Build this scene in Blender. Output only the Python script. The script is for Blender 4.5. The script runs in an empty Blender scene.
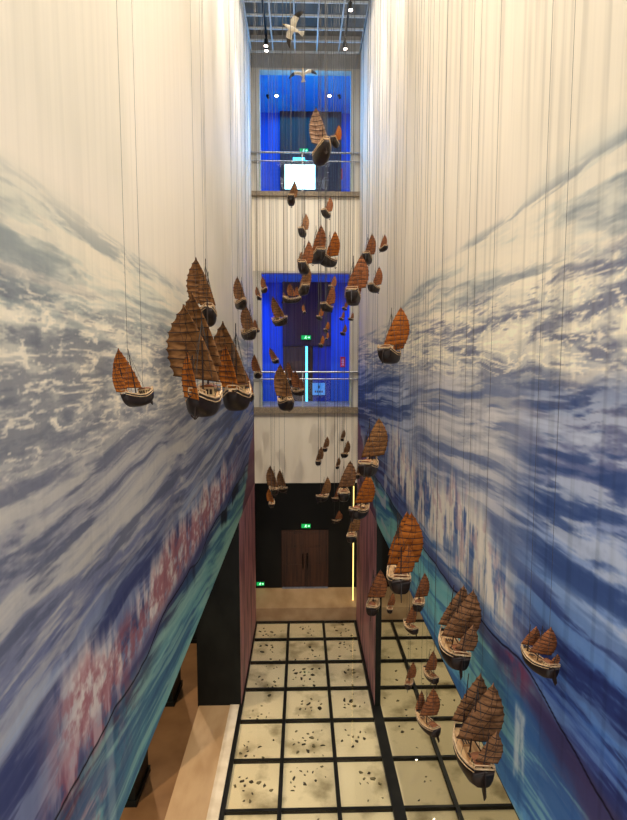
import bpy, math, random
import numpy as np
from mathutils import Vector, Matrix

C = bpy.context.scene.collection
PI = math.pi
R = math.radians
rnd = random.Random(7)

# ------------------------------------------------------------------ camera, world, exposure
EYE = 9.44                       # eye height over the ground floor (on the second-floor gallery)
FPX, VX, VY = 510.0, 301.5, 366.0
pitch = math.atan((410 - VY) / FPX)
yaw = math.atan((313.5 - VX) / math.hypot(FPX, 410 - VY))
Fv = np.array([math.sin(yaw) * math.cos(pitch), math.cos(yaw) * math.cos(pitch), -math.sin(pitch)])
Rv = np.array([math.cos(yaw), -math.sin(yaw), 0.0])
Uv = np.cross(Rv, Fv)
EYEP = np.array([0, 0, EYE])

cam_d = bpy.data.cameras.new('camera')
cam = bpy.data.objects.new('camera', cam_d)
C.objects.link(cam)
cam.location = (0, 0, EYE)
cam.rotation_euler = (PI / 2 - pitch, 0, -yaw)
cam_d.sensor_fit = 'VERTICAL'
cam_d.sensor_height = 36
cam_d.lens = FPX / 820 * 36
cam_d.clip_start = 0.05
cam_d.clip_end = 200
bpy.context.scene.camera = cam

sc = bpy.context.scene
sc.view_settings.view_transform = 'Standard'
sc.view_settings.look = 'None'
sc.view_settings.gamma = 1
sc.view_settings.use_curve_mapping = False
sc.view_settings.exposure = 0.0

w = bpy.data.worlds.new('world')
sc.world = w
w.use_nodes = True
w.node_tree.nodes['Background'].inputs[0].default_value = (1.0, 0.98, 0.95, 1)
w.node_tree.nodes['Background'].inputs[1].default_value = 1.35


def light(name, kind, loc, energy, color, direction=(0, 0, -1), **kw):
    d = bpy.data.lights.new(name, kind)
    d.energy = energy
    d.color = color
    for k, v in kw.items():
        setattr(d, k, v)
    o = bpy.data.objects.new(name, d)
    C.objects.link(o)
    o.location = loc
    o.rotation_euler = Vector(direction).to_track_quat('-Z', 'Y').to_euler()
    return o


WARM = (1.0, 0.95, 0.89)
ZBLUE = 20.2
XL, XR, YF, ZC = -1.70, 2.02, 18.22, 19.99
# unseen area fills added under the atrium ceiling
light('ceiling_fill_light', 'AREA', (0.16, 4.0, 19.6), 250, (1.0, 0.97, 0.92), shape='RECTANGLE', size=2.6, size_y=7.5)
light('ceiling_fill_light', 'AREA', (0.16, 12.5, 19.6), 220, (1.0, 0.97, 0.92), shape='RECTANGLE', size=2.6, size_y=6.5)
# blue-lit gallery rooms
light('blue_light', 'AREA', (0.16, 21.2, ZBLUE), 130, (0.0, 0.42, 1.0), shape='RECTANGLE', size=3.0, size_y=3.5)
light('blue_light', 'AREA', (0.1, 19.6, 16.1), 120, (0.0, 0.42, 1.0), (0, 0.6, 1), shape='RECTANGLE', size=3.2, size_y=1.0)
light('blue_light', 'SPOT', (0.16, 19.1, 17.4), 220, (0.0, 0.36, 1.0), (0, -1, 0.1), spot_size=R(165), spot_blend=0.5, shadow_soft_size=0.02)
for sx in (-1, 1):
    light('blue_light', 'AREA', (0.16 + sx * 1.0, 19.2, 12.75), 95, (0.02, 0.20, 1.0), (sx, 0.5, -1.3), shape='RECTANGLE', size=0.5, size_y=1.2, spread=R(110))
light('panel_fill_light', 'SPOT', (0.16, 19.0, 12.85), 90, (1.0, 0.75, 0.6), (0, 0.75, -1), spot_size=R(70), spot_blend=0.9, shadow_soft_size=0.05)  # added warm fill for the panelling, no fitting of its own
for sx in (-1.0, 1.3):
    light('far_wall_fill', 'SPOT', (sx, 7.5, 19.7), 3000, (1.0, 0.92, 0.8), (0.16 - sx * 0.8, 10.7, -13.2), spot_size=R(24), spot_blend=0.9, shadow_soft_size=0.06)  # added spots without fittings, they brighten the far wall
    light('far_wall_fill', 'SPOT', (sx, 11.5, 19.7), 900, WARM, (0.16 - sx * 0.4, 6.7, -6.5), spot_size=R(48), spot_blend=0.9, shadow_soft_size=0.06)
# warm downlights in the ground-floor aisle and entrance
for yy in (6.5, 9.5, 12.5, 16.0):
    light('aisle_downlight', 'SPOT', (-4.2, yy, 5.0), 430, (1.0, 0.80, 0.58), spot_size=R(110), spot_blend=0.8, shadow_soft_size=0.03)
for yy in (8.0, 12.0, 15.0, 17.5):
    light('aisle_downlight', 'SPOT', (4.2, yy, 5.0), 210, (1.0, 0.88, 0.66), spot_size=R(110), spot_blend=0.8, shadow_soft_size=0.03)
light('entrance_downlight', 'SPOT', (0.1, 18.75, 5.0), 150, (1.0, 0.76, 0.45), spot_size=R(80), spot_blend=0.8, shadow_soft_size=0.1)

# ------------------------------------------------------------------ helpers

def lin(c):
    return tuple((v / 255 / 12.92) if v / 255 <= 0.04045 else ((v / 255 + 0.055) / 1.055) ** 2.4 for v in c)


def ray(x, y):
    return Fv * FPX + Rv * (x - 313.5) + Uv * (410 - y)


def at(x, y, Y):
    d = ray(x, y)
    return EYEP + d * (Y / d[1])


def zat(y, Y):
    return at(305, y, Y)[2]


def xat(x, y, Y):
    return at(x, y, Y)[0]


def project(P):
    d = np.asarray(P) - EYEP
    f = d @ Fv
    return np.stack([313.5 + FPX * (d @ Rv) / f, 410 - FPX * (d @ Uv) / f], -1)


class MB:
    def __init__(self):
        self.v, self.f, self.m, self.s = [], [], [], []

    def add(self, verts, faces, mat=0, smooth=False):
        b = len(self.v)
        self.v += [tuple(map(float, p)) for p in verts]
        for f in faces:
            self.f.append([b + i for i in f])
            self.m.append(mat)
            self.s.append(smooth)

    def box(self, x0, x1, y0, y1, z0, z1, mat=0):
        v = [(x, y, z) for z in (z0, z1) for y in (y0, y1) for x in (x0, x1)]
        self.add(v, [(0, 2, 3, 1), (4, 5, 7, 6), (0, 1, 5, 4), (2, 6, 7, 3), (0, 4, 6, 2), (1, 3, 7, 5)], mat)

    def obox(self, c, ax, ay, az, mat=0):
        c, ax, ay, az = map(np.array, (c, ax, ay, az))
        v = [c + ax * i + ay * j + az * k for k in (-1, 1) for j in (-1, 1) for i in (-1, 1)]
        self.add(v, [(0, 2, 3, 1), (4, 5, 7, 6), (0, 1, 5, 4), (2, 6, 7, 3), (0, 4, 6, 2), (1, 3, 7, 5)], mat)

    def tube(self, p, q, r0, r1=None, n=8, mat=0):
        r1 = r0 if r1 is None else r1
        p, q = np.array(p, float), np.array(q, float)
        d = q - p
        d = d / np.linalg.norm(d)
        a = np.cross(d, [0, 0, 1.0] if abs(d[2]) < 0.9 else [1.0, 0, 0])
        a /= np.linalg.norm(a)
        b = np.cross(d, a)
        v = []
        for c, r in ((p, r0), (q, r1)):
            for i in range(n):
                t = 2 * PI * i / n
                v.append(c + r * (math.cos(t) * a + math.sin(t) * b))
        fs = [(i, (i + 1) % n, n + (i + 1) % n, n + i) for i in range(n)]
        self.add(v, fs, mat, True)
        self.add(v[:n], [tuple(range(n))[::-1]], mat)
        self.add(v[n:], [tuple(range(n))], mat)

    def rings(self, rings, mat=0, smooth=True, cap=True):
        n = len(rings[0])
        v = [p for r_ in rings for p in r_]
        fs = []
        for k in range(len(rings) - 1):
            for i in range(n):
                j = (i + 1) % n
                fs.append((k * n + i, k * n + j, (k + 1) * n + j, (k + 1) * n + i))
        if cap:
            fs.append(tuple(range(n))[::-1])
            fs.append(tuple((len(rings) - 1) * n + i for i in range(n)))
        self.add(v, fs, mat, smooth)

    def build(self, name, mats, parent=None):
        me = bpy.data.meshes.new(name)
        me.from_pydata(self.v, [], self.f)
        for m in (mats if isinstance(mats, (list, tuple)) else [mats]):
            me.materials.append(m)
        me.polygons.foreach_set('material_index', self.m)
        me.polygons.foreach_set('use_smooth', self.s)
        me.update()
        o = bpy.data.objects.new(name, me)
        C.objects.link(o)
        if parent is not None:
            o.parent = parent
        return o


def empty(name, loc=(0, 0, 0), rz=0):
    o = bpy.data.objects.new(name, None)
    C.objects.link(o)
    o.location = loc
    o.rotation_euler = (0, 0, rz)
    o.empty_display_size = 0.1
    return o


def tag(o, label, cat, group=None):
    o['label'] = label
    o['category'] = cat
    if group:
        o['group'] = group
    return o


def struct(o):
    o['kind'] = 'structure'
    return o


def bx(name, x0, x1, y0, y1, z0, z1, mat, parent=None):
    m = MB()
    m.box(x0, x1, y0, y1, z0, z1)
    return m.build(name, mat, parent)

# ------------------------------------------------------------------ materials

def mat(name, col, rough=0.6, metal=0.0, spec=0.4, noise=None, bump=0.0, emit=None, estr=0.0):
    """noise = (scale xyz, colour b, detail): mixes a second colour by noise in object space"""
    m = bpy.data.materials.new(name)
    m.use_nodes = True
    nt = m.node_tree
    b = nt.nodes['Principled BSDF']
    b.inputs['Base Color'].default_value = (*lin(col), 1)
    b.inputs['Roughness'].default_value = rough
    b.inputs['Metallic'].default_value = metal
    b.inputs['Specular IOR Level'].default_value = spec
    if noise:
        scale, colb, lo, hi = noise
        tc = nt.nodes.new('ShaderNodeTexCoord')
        mp = nt.nodes.new('ShaderNodeMapping')
        mp.inputs['Scale'].default_value = scale
        nz = nt.nodes.new('ShaderNodeTexNoise')
        nz.inputs['Scale'].default_value = 1.0
        nz.inputs['Detail'].default_value = 5
        rp = nt.nodes.new('ShaderNodeValToRGB')
        rp.color_ramp.elements[0].position = lo
        rp.color_ramp.elements[1].position = hi
        rp.color_ramp.elements[0].color = (*lin(col), 1)
        rp.color_ramp.elements[1].color = (*lin(colb), 1)
        nt.links.new(tc.outputs['Object'], mp.inputs['Vector'])
        nt.links.new(mp.outputs['Vector'], nz.inputs['Vector'])
        nt.links.new(nz.outputs['Fac'], rp.inputs['Fac'])
        nt.links.new(rp.outputs['Color'], b.inputs['Base Color'])
        if bump:
            bp = nt.nodes.new('ShaderNodeBump')
            bp.inputs['Strength'].default_value = bump
            bp.inputs['Distance'].default_value = 0.02
            nt.links.new(nz.outputs['Fac'], bp.inputs['Height'])
            nt.links.new(bp.outputs['Normal'], b.inputs['Normal'])
    if emit:
        b.inputs['Emission Color'].default_value = (*lin(emit), 1)
        b.inputs['Emission Strength'].default_value = estr
    return m


def glass_mat(name, tint, ior=1.45):
    m = bpy.data.materials.new(name)
    m.use_nodes = True
    nt = m.node_tree
    nt.nodes.clear()
    out = nt.nodes.new('ShaderNodeOutputMaterial')
    mix = nt.nodes.new('ShaderNodeMixShader')
    fr = nt.nodes.new('ShaderNodeFresnel')
    fr.inputs['IOR'].default_value = ior
    tr = nt.nodes.new('ShaderNodeBsdfTransparent')
    tr.inputs['Color'].default_value = (*tint, 1)
    gl = nt.nodes.new('ShaderNodeBsdfGlossy')
    gl.inputs['Roughness'].default_value = 0.02
    ge = nt.nodes.new('ShaderNodeNewGeometry')
    mu = nt.nodes.new('ShaderNodeMath')
    mu.operation = 'SUBTRACT'
    mu.use_clamp = True
    nt.links.new(fr.outputs[0], mu.inputs[0])
    nt.links.new(ge.outputs['Backfacing'], mu.inputs[1])
    nt.links.new(mu.outputs[0], mix.inputs[0])
    nt.links.new(tr.outputs[0], mix.inputs[1])
    nt.links.new(gl.outputs[0], mix.inputs[2])
    nt.links.new(mix.outputs[0], out.inputs[0])
    return m


M = {}
M['cream'] = mat('cream_paint', (216, 203, 180), 0.7, noise=((3, 3, 0.6), (206, 192, 168), 0.4, 0.7))
M['board'] = mat('board_cladding', (222, 210, 188), 0.6, noise=((9, 9, 0.05), (196, 182, 160), 0.5, 0.62))
M['grey_plaster'] = mat('grey_plaster', (150, 145, 138), 0.8, noise=((2, 2, 2), (134, 128, 120), 0.4, 0.7))
M['jamb'] = mat('beige_jamb', (190, 182, 168), 0.6, noise=((2, 2, 1), (178, 168, 152), 0.4, 0.7))
M['slab'] = mat('slab_edge', (140, 122, 98), 0.7, noise=((30, 30, 30), (112, 98, 78), 0.4, 0.6))
M['black'] = mat('black_paint', (16, 16, 13), 0.55, spec=0.25, noise=((1, 1, 1), (24, 22, 17), 0.4, 0.7))
M['pillar'] = mat('black_stone', (14, 16, 13), 0.5, spec=0.2, noise=((2, 2, 1), (28, 31, 26), 0.4, 0.7))
M['wine'] = mat('wine_painted_panel', (204, 144, 148), 0.5, noise=((2.2, 3.0, 0.7), (120, 80, 92), 0.42, 0.66))
M['stone_dark'] = mat('brown_stone_floor', (142, 106, 70), 0.35, noise=((1.5, 1.5, 1.5), (122, 88, 56), 0.35, 0.7))
M['stone_light'] = mat('tan_stone', (196, 164, 124), 0.4, noise=((2, 0.7, 2), (176, 142, 102), 0.4, 0.65))
M['kerb'] = mat('pale_kerb_stone', (226, 210, 182), 0.4, noise=((3, 3, 3), (208, 190, 160), 0.4, 0.65))
M['beam'] = mat('black_steel_beam', (22, 21, 18), 0.4, metal=0.3, noise=((3, 3, 3), (34, 32, 27), 0.4, 0.7))
M['sand'] = mat('pale_sand_bed', (232, 217, 182), 0.9, noise=((1.3, 1.3, 1.3), (128, 112, 78), 0.52, 0.74), bump=0.2)
M['shard'] = mat('dark_shard', (70, 60, 42), 0.7, noise=((12, 12, 12), (40, 34, 24), 0.4, 0.6))
M['shard2'] = mat('grey_shard', (128, 118, 90), 0.7, noise=((12, 12, 12), (92, 82, 58), 0.4, 0.6))
M['floor_glass'] = glass_mat('floor_glass', (0.97, 0.96, 0.92), 1.42)
M['rail_glass'] = glass_mat('rail_glass', (0.90, 0.95, 0.94), 1.45)
M['steel'] = mat('brushed_steel', (170, 168, 164), 0.3, metal=0.9, noise=((40, 2, 2), (150, 148, 144), 0.4, 0.6))
M['grid'] = mat('white_grid_bar', (205, 208, 208), 0.5, noise=((3, 3, 3), (192, 194, 194), 0.4, 0.6))
M['plenum'] = mat('grey_plenum', (108, 104, 98), 0.9, noise=((1, 1, 1), (92, 88, 82), 0.4, 0.6))
M['track'] = mat('black_track', (20, 20, 20), 0.4, metal=0.3, noise=((9, 9, 9), (28, 28, 28), 0.4, 0.6))
M['lens'] = mat('lit_lens', (255, 240, 220), 0.4, emit=(255, 232, 215), estr=14)
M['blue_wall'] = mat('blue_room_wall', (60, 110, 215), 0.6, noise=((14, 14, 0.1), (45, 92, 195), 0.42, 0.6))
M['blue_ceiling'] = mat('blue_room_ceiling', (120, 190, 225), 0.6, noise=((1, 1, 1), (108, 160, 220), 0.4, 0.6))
M['curtain'] = mat('purple_brown_panelling', (84, 58, 72), 0.6, noise=((16, 16, 0.1), (60, 40, 54), 0.42, 0.6))
M['grey_panel'] = mat('grey_panelling', (104, 66, 60), 0.6, noise=((16, 16, 0.1), (84, 52, 48), 0.42, 0.6))
M['door_wood'] = mat('dark_wood_door', (72, 42, 26), 0.45, noise=((14, 14, 0.7), (42, 24, 14), 0.4, 0.65))
M['door_brown'] = mat('brown_room_door', (104, 76, 58), 0.5, noise=((14, 14, 0.7), (70, 50, 38), 0.4, 0.65))
M['lit_doorway_blue'] = mat('lit_doorway_leaf', (44, 62, 170), 0.5, noise=((14, 14, 0.7), (34, 48, 140), 0.4, 0.65))  # blue light of a lit doorway put into a leaf colour
M['bronze'] = mat('dark_bronze', (60, 52, 46), 0.3, metal=0.8, noise=((9, 9, 9), (46, 40, 36), 0.4, 0.6))
M['metal_strip'] = mat('door_sill_strip', (150, 165, 190), 0.3, metal=0.7, noise=((9, 9, 9), (130, 145, 170), 0.4, 0.6))
M['led_yellow'] = mat('yellow_led', (255, 220, 130), 0.5, emit=(255, 216, 120), estr=2.5)
M['led_cyan'] = mat('cyan_led', (120, 220, 255), 0.5, emit=(90, 205, 255), estr=2.6)
M['screen'] = mat('lit_screen', (230, 255, 255), 0.5, emit=(205, 248, 255), estr=6)
M['exit_green'] = mat('exit_sign_green', (10, 120, 60), 0.5, emit=(20, 190, 90), estr=0.8)
M['exit_white'] = mat('exit_sign_white', (220, 255, 230), 0.5, emit=(190, 255, 215), estr=1.6)
M['sign_case'] = mat('sign_case', (40, 42, 40), 0.5, noise=((9, 9, 9), (32, 34, 32), 0.4, 0.6))
M['red_sign'] = mat('red_sign', (200, 40, 50), 0.5, noise=((9, 9, 9), (180, 32, 42), 0.4, 0.6), emit=(200, 30, 40), estr=0.25)
M['sign_white'] = mat('sign_white', (235, 225, 220), 0.5)
M['blue_sign'] = mat('pale_blue_sign', (110, 175, 235), 0.5, noise=((9, 9, 9), (100, 165, 228), 0.4, 0.6), emit=(80, 160, 235), estr=0.35)
M['hull'] = mat('dark_hull_wood', (38, 22, 15), 0.5, noise=((3, 10, 30), (22, 13, 9), 0.4, 0.62))
M['deck'] = mat('pale_deck_wood', (206, 164, 112), 0.6, noise=((4, 26, 4), (160, 116, 72), 0.42, 0.65))
M['gunwale'] = mat('cream_rail_wood', (226, 192, 148), 0.55, noise=((20, 8, 8), (190, 150, 106), 0.45, 0.65))
M['cabin'] = mat('cream_cabin', (226, 204, 158), 0.6, noise=((8, 8, 8), (200, 172, 124), 0.42, 0.65))
M['cabin_roof'] = mat('brown_cabin_roof', (140, 84, 46), 0.6, noise=((22, 5, 5), (104, 60, 32), 0.42, 0.65))
M['mast'] = mat('dark_mast_wood', (52, 32, 22), 0.5, noise=((9, 9, 3), (36, 22, 15), 0.42, 0.65))
M['batten'] = mat('dark_batten', (54, 32, 20), 0.6, noise=((9, 9, 9), (40, 24, 15), 0.42, 0.65))
M['wire'] = mat('grey_wire', (74, 70, 64), 0.5, metal=0.2, noise=((9, 9, 1), (62, 58, 54), 0.42, 0.65))
M['gull_white'] = mat('white_plumage', (236, 228, 212), 0.7, noise=((20, 20, 20), (220, 210, 192), 0.42, 0.65))
M['gull_dark'] = mat('dark_wing_plumage', (46, 40, 38), 0.7, noise=((20, 20, 20), (60, 54, 50), 0.42, 0.65))
M['gull_yellow'] = mat('yellow_beak', (226, 180, 60), 0.5, noise=((20, 20, 20), (206, 158, 44), 0.42, 0.65))


def sail_mat(name, ca, cb):
    m = mat(name, ca, 0.75, spec=0.15, noise=((7, 7, 22), cb, 0.40, 0.64), bump=0.15)
    nt = m.node_tree
    b = nt.nodes['Principled BSDF']
    out = nt.nodes['Material Output']
    tl = nt.nodes.new('ShaderNodeBsdfTranslucent')
    mx = nt.nodes.new('ShaderNodeMixShader')
    mx.inputs[0].default_value = 0.25
    rp = [n for n in nt.nodes if n.type == 'VALTORGB'][0]
    nt.links.new(rp.outputs['Color'], tl.inputs['Color'])
    nt.links.new(b.outputs[0], mx.inputs[1])
    nt.links.new(tl.outputs[0], mx.inputs[2])
    nt.links.new(mx.outputs[0], out.inputs[0])
    return m


M['sail_brown'] = sail_mat('brown_sailcloth', (160, 112, 68), (118, 78, 46))
M['sail_orange_backlit'] = sail_mat('orange_backlit_sailcloth', (190, 110, 42), (150, 80, 30))  # brown cloth lit from behind, its glow put into a warmer colour
M['sail_rust'] = sail_mat('rust_sailcloth', (172, 106, 64), (122, 72, 42))
M['sail_pale'] = sail_mat('pale_tan_sailcloth', (196, 160, 132), (150, 112, 88))
M['sail_dark'] = sail_mat('dark_brown_sailcloth', (164, 116, 78), (112, 76, 48))

# ------------------------------------------------------------------ mural painting (on the walls, in wall coordinates)
rng = np.random.RandomState(11)
TAB = rng.rand(256, 256)


def vnoise(u, v, seed=0):
    u = u + seed * 17.31
    v = v + seed * 7.77
    iu, iv = np.floor(u).astype(int), np.floor(v).astype(int)
    fu, fv = u - iu, v - iv
    fu = fu * fu * (3 - 2 * fu)
    fv = fv * fv * (3 - 2 * fv)
    g = lambda a, b: TAB[a % 256, b % 256]
    return (g(iu, iv) * (1 - fu) + g(iu + 1, iv) * fu) * (1 - fv) + (g(iu, iv + 1) * (1 - fu) + g(iu + 1, iv + 1) * fu) * fv


def fbm(u, v, seed=0, octv=4, gain=0.5):
    t, a, n = 0, 1, 0
    for k in range(octv):
        t = t + a * vnoise(u * 2 ** k, v * 2 ** k, seed + k * 3)
        n += a
        a *= gain
    return t / n


def sm(a, b, x):
    t = np.clip((x - a) / (b - a), 0, 1)
    return t * t * (3 - 2 * t)


def pal(h, stops):
    hs = [s[0] for s in stops][::-1]
    return np.stack([np.interp(h, hs, [s[1][k] for s in stops][::-1]) for k in range(3)], -1)


def mixc(c, col, a):
    a = np.clip(a, 0, 1)[..., None]
    return c * (1 - a) + np.array(col, float) * a


def ridged(u, v, seed, octv=4):
    t, a, n = 0, 1, 0
    for k in range(octv):
        t = t + a * (1 - np.abs(2 * vnoise(u * 2 ** k, v * 2 ** k, seed + 5 * k) - 1))
        n += a
        a *= 0.55
    return t / n


def waves(c, s, h, wob, amt, seed, light, dark):
    """small breaking waves: thin pale crests over grey hollows"""
    L = 6 * np.log(s / 3.0)
    q = fbm(L * 0.55, h * 1.8, seed, 4)
    v = h * 6.0 + 1.5 * q
    big = fbm(L * 0.75 + 0.6 * h, v, seed + 3, 6, 0.58)
    mid_ = ridged(L * 1.1 - 0.5 * h, v * 1.5, seed + 9, 4)
    fin = ridged(L * 1.7 + q * 2, v * 3.2, seed + 14, 4)
    c = mixc(c, dark, amt * sm(0.50, 0.34, big) * 0.75)
    c = mixc(c, light, amt * sm(0.52, 0.66, big) * 0.45)
    c = mixc(c, dark, amt * sm(0.54, 0.36, mid_) * 0.62)
    c = mixc(c, light, amt * sm(0.74, 0.88, mid_) * 0.75)
    c = mixc(c, dark, amt * sm(0.50, 0.32, fin) * 0.62)
    c = mixc(c, light, amt * sm(0.72, 0.86, fin) * 0.80)
    return c


def streaks(c, s, h, wob, amt, seed, light, dark, slope, la=0.7, da=0.7):
    L = 6 * np.log(s / 3.0)
    g = h + slope * s
    a = fbm(L * 0.40 + 1.5 * wob, g * 2.8 + 1.4 * wob, seed, 6, 0.62)
    b_ = fbm(L * 0.55 + 1.0 * wob, g * 9.0 + 2.5 * wob, seed + 7, 5, 0.6)
    c = mixc(c, light, amt * sm(0.52, 0.66, a) * la)
    c = mixc(c, dark, amt * sm(0.49, 0.34, a) * da)
    c = mixc(c, light, amt * sm(0.51, 0.64, b_) * la * 0.95)
    c = mixc(c, dark, amt * sm(0.49, 0.35, b_) * da * 0.95)
    return c


def paint_left(s, h):
    wob = (fbm(s * 0.45, h * 0.9, 1) - 0.5)
    hh = h + 0.30 * wob
    near = pal(hh, [(2.2, (240, 230, 213)), (1.25, (237, 226, 208)), (0.85, (212, 210, 194)), (0.5, (202, 202, 190)),
                    (0.0, (190, 186, 176)), (-0.5, (176, 172, 168)), (-1.0, (160, 158, 162)), (-1.6, (134, 136, 152)),
                    (-2.2, (108, 114, 146)), (-2.75, (90, 92, 122)), (-3.05, (92, 90, 122)), (-3.3, (128, 168, 170)), (-4.3, (122, 172, 174))])
    far = pal(hh, [(2.2, (240, 230, 213)), (0.6, (234, 222, 202)), (0.3, (190, 196, 196)), (-0.3, (142, 160, 182)),
                   (-1.0, (100, 126, 170)), (-1.8, (92, 112, 160)), (-2.6, (84, 98, 142)), (-3.1, (84, 94, 124)), (-3.4, (126, 172, 160)), (-4.3, (140, 184, 154))])
    k = sm(7.0, 14.5, s)[..., None]
    c = near * (1 - k) + far * k
    c = mixc(c, (224, 216, 198), sm(1.2, 1.8, h) * sm(0.5, 0.75, fbm(s * 0.8, h * 0.35, 4)) * 0.7)
    edge = 1.20 + 0.10 * (fbm(s * 2.0, s * 0, 8) - 0.5) - 0.35 * sm(6, 13, s)
    upper = sm(0.05, -0.25, h - edge) * sm(0.0, 0.4, h)
    c = streaks(c, s, h, wob, upper, 9, (238, 226, 204), (150, 156, 156), 0.02, 0.7, 0.75)
    mid = sm(0.75, 0.30, h) * sm(-1.0, -0.45, h)
    c = waves(c, s, h, wob, mid * 0.82, 21, (242, 230, 208), (118, 121, 130))
    low = sm(-0.35, -0.9, h) * sm(-3.1, -2.85, h)
    c = streaks(c, s, h, wob, low * sm(-2.6, -1.9, h), 55, (196, 190, 180), (98, 102, 120), -0.05, 0.62, 0.75)
    c = streaks(c, s, h, wob, low * sm(-1.7, -2.2, h), 58, (158, 168, 188), (76, 82, 116), -0.05, 0.55, 0.75)
    # splashing foam, white above and pink below, in falling drips
    dr = 0.55 * fbm(s * 7.0, h * 1.6, 71, 5, 0.65) + 0.45 * fbm(s * 2.4, h * 1.2, 73, 4, 0.6)
    top = -2.05 + 0.80 * (fbm(s * 1.8, s * 0, 75, 5, 0.65) - 0.5) - 0.15 * sm(6, 3.4, s)
    band = sm(0.05, -0.30, h - top) * sm(-3.06, -2.80, h) * sm(15.0, 10.0, s) * sm(3.0, 3.8, s)
    c = mixc(c, (226, 212, 202), band * sm(0.37, 0.56, dr) * 0.9)
    pk = 0.4 * fbm(s * 3.0 - h * 2.0, h * 5.0, 82, 6, 0.7) + 0.6 * fbm(s * 11.0, h * 9.0 + s * 2.0, 83, 6, 0.7)
    c = mixc(c, (158, 104, 112), band * sm(0.38, 0.58, pk) * sm(-0.08, -0.45, h - top) * 0.8)
    nb = sm(5.4, 4.2, s) * sm(-2.65, -3.0, h) * sm(-4.3, -3.3, h) * sm(3.0, 3.5, s)
    c = mixc(c, (158, 102, 112), nb * sm(0.42, 0.56, fbm(s * 6, h * 6, 85, 5, 0.6)) * 0.8)
    c = mixc(c, (208, 194, 194), nb * sm(0.48, 0.62, dr) * 0.6)
    # the seabed line and the water under it
    ln = -3.10 + 0.22 * (fbm(s * 1.3, s * 0, 91, 5) - 0.5) + 0.05 * np.sin(s * 2.1)
    d = h - ln
    teal = sm(0.02, -0.10, d)
    c = mixc(c, (62, 54, 74), teal * sm(-0.45, -0.05, d) * 0.55)
    c = streaks(c, s, h, wob, teal, 95, (160, 194, 182), (70, 100, 132), 0.13, 0.65, 0.60)
    blob = sm(0.48, 0.60, fbm(s * 1.1, s * 0, 99)) * sm(6, 8, s)
    c = mixc(c, (34, 34, 42), blob * 0.8 * sm(-0.34, -0.20, d + 0.2 * (fbm(s * 4, h * 4, 90) - 0.5)) * sm(0.03, -0.02, d) * 0.85)
    c = mixc(c, (30, 24, 34), sm(0.020, 0.005, np.abs(d)) * 0.85)
    c = mixc(c, (200, 212, 208), teal * sm(0.12, 0.05, np.abs(s - 4.28)) * 0.30)
    wn = sm(0.15, -0.15, (h + 4.2) - 0.55 * (s - 14.2) + 0.5 * (fbm(s * 3, h * 3, 103) - 0.5))
    c = mixc(c, (128, 84, 96), wn * 0.85 * sm(13.8, 14.3, s))
    return c


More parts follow.
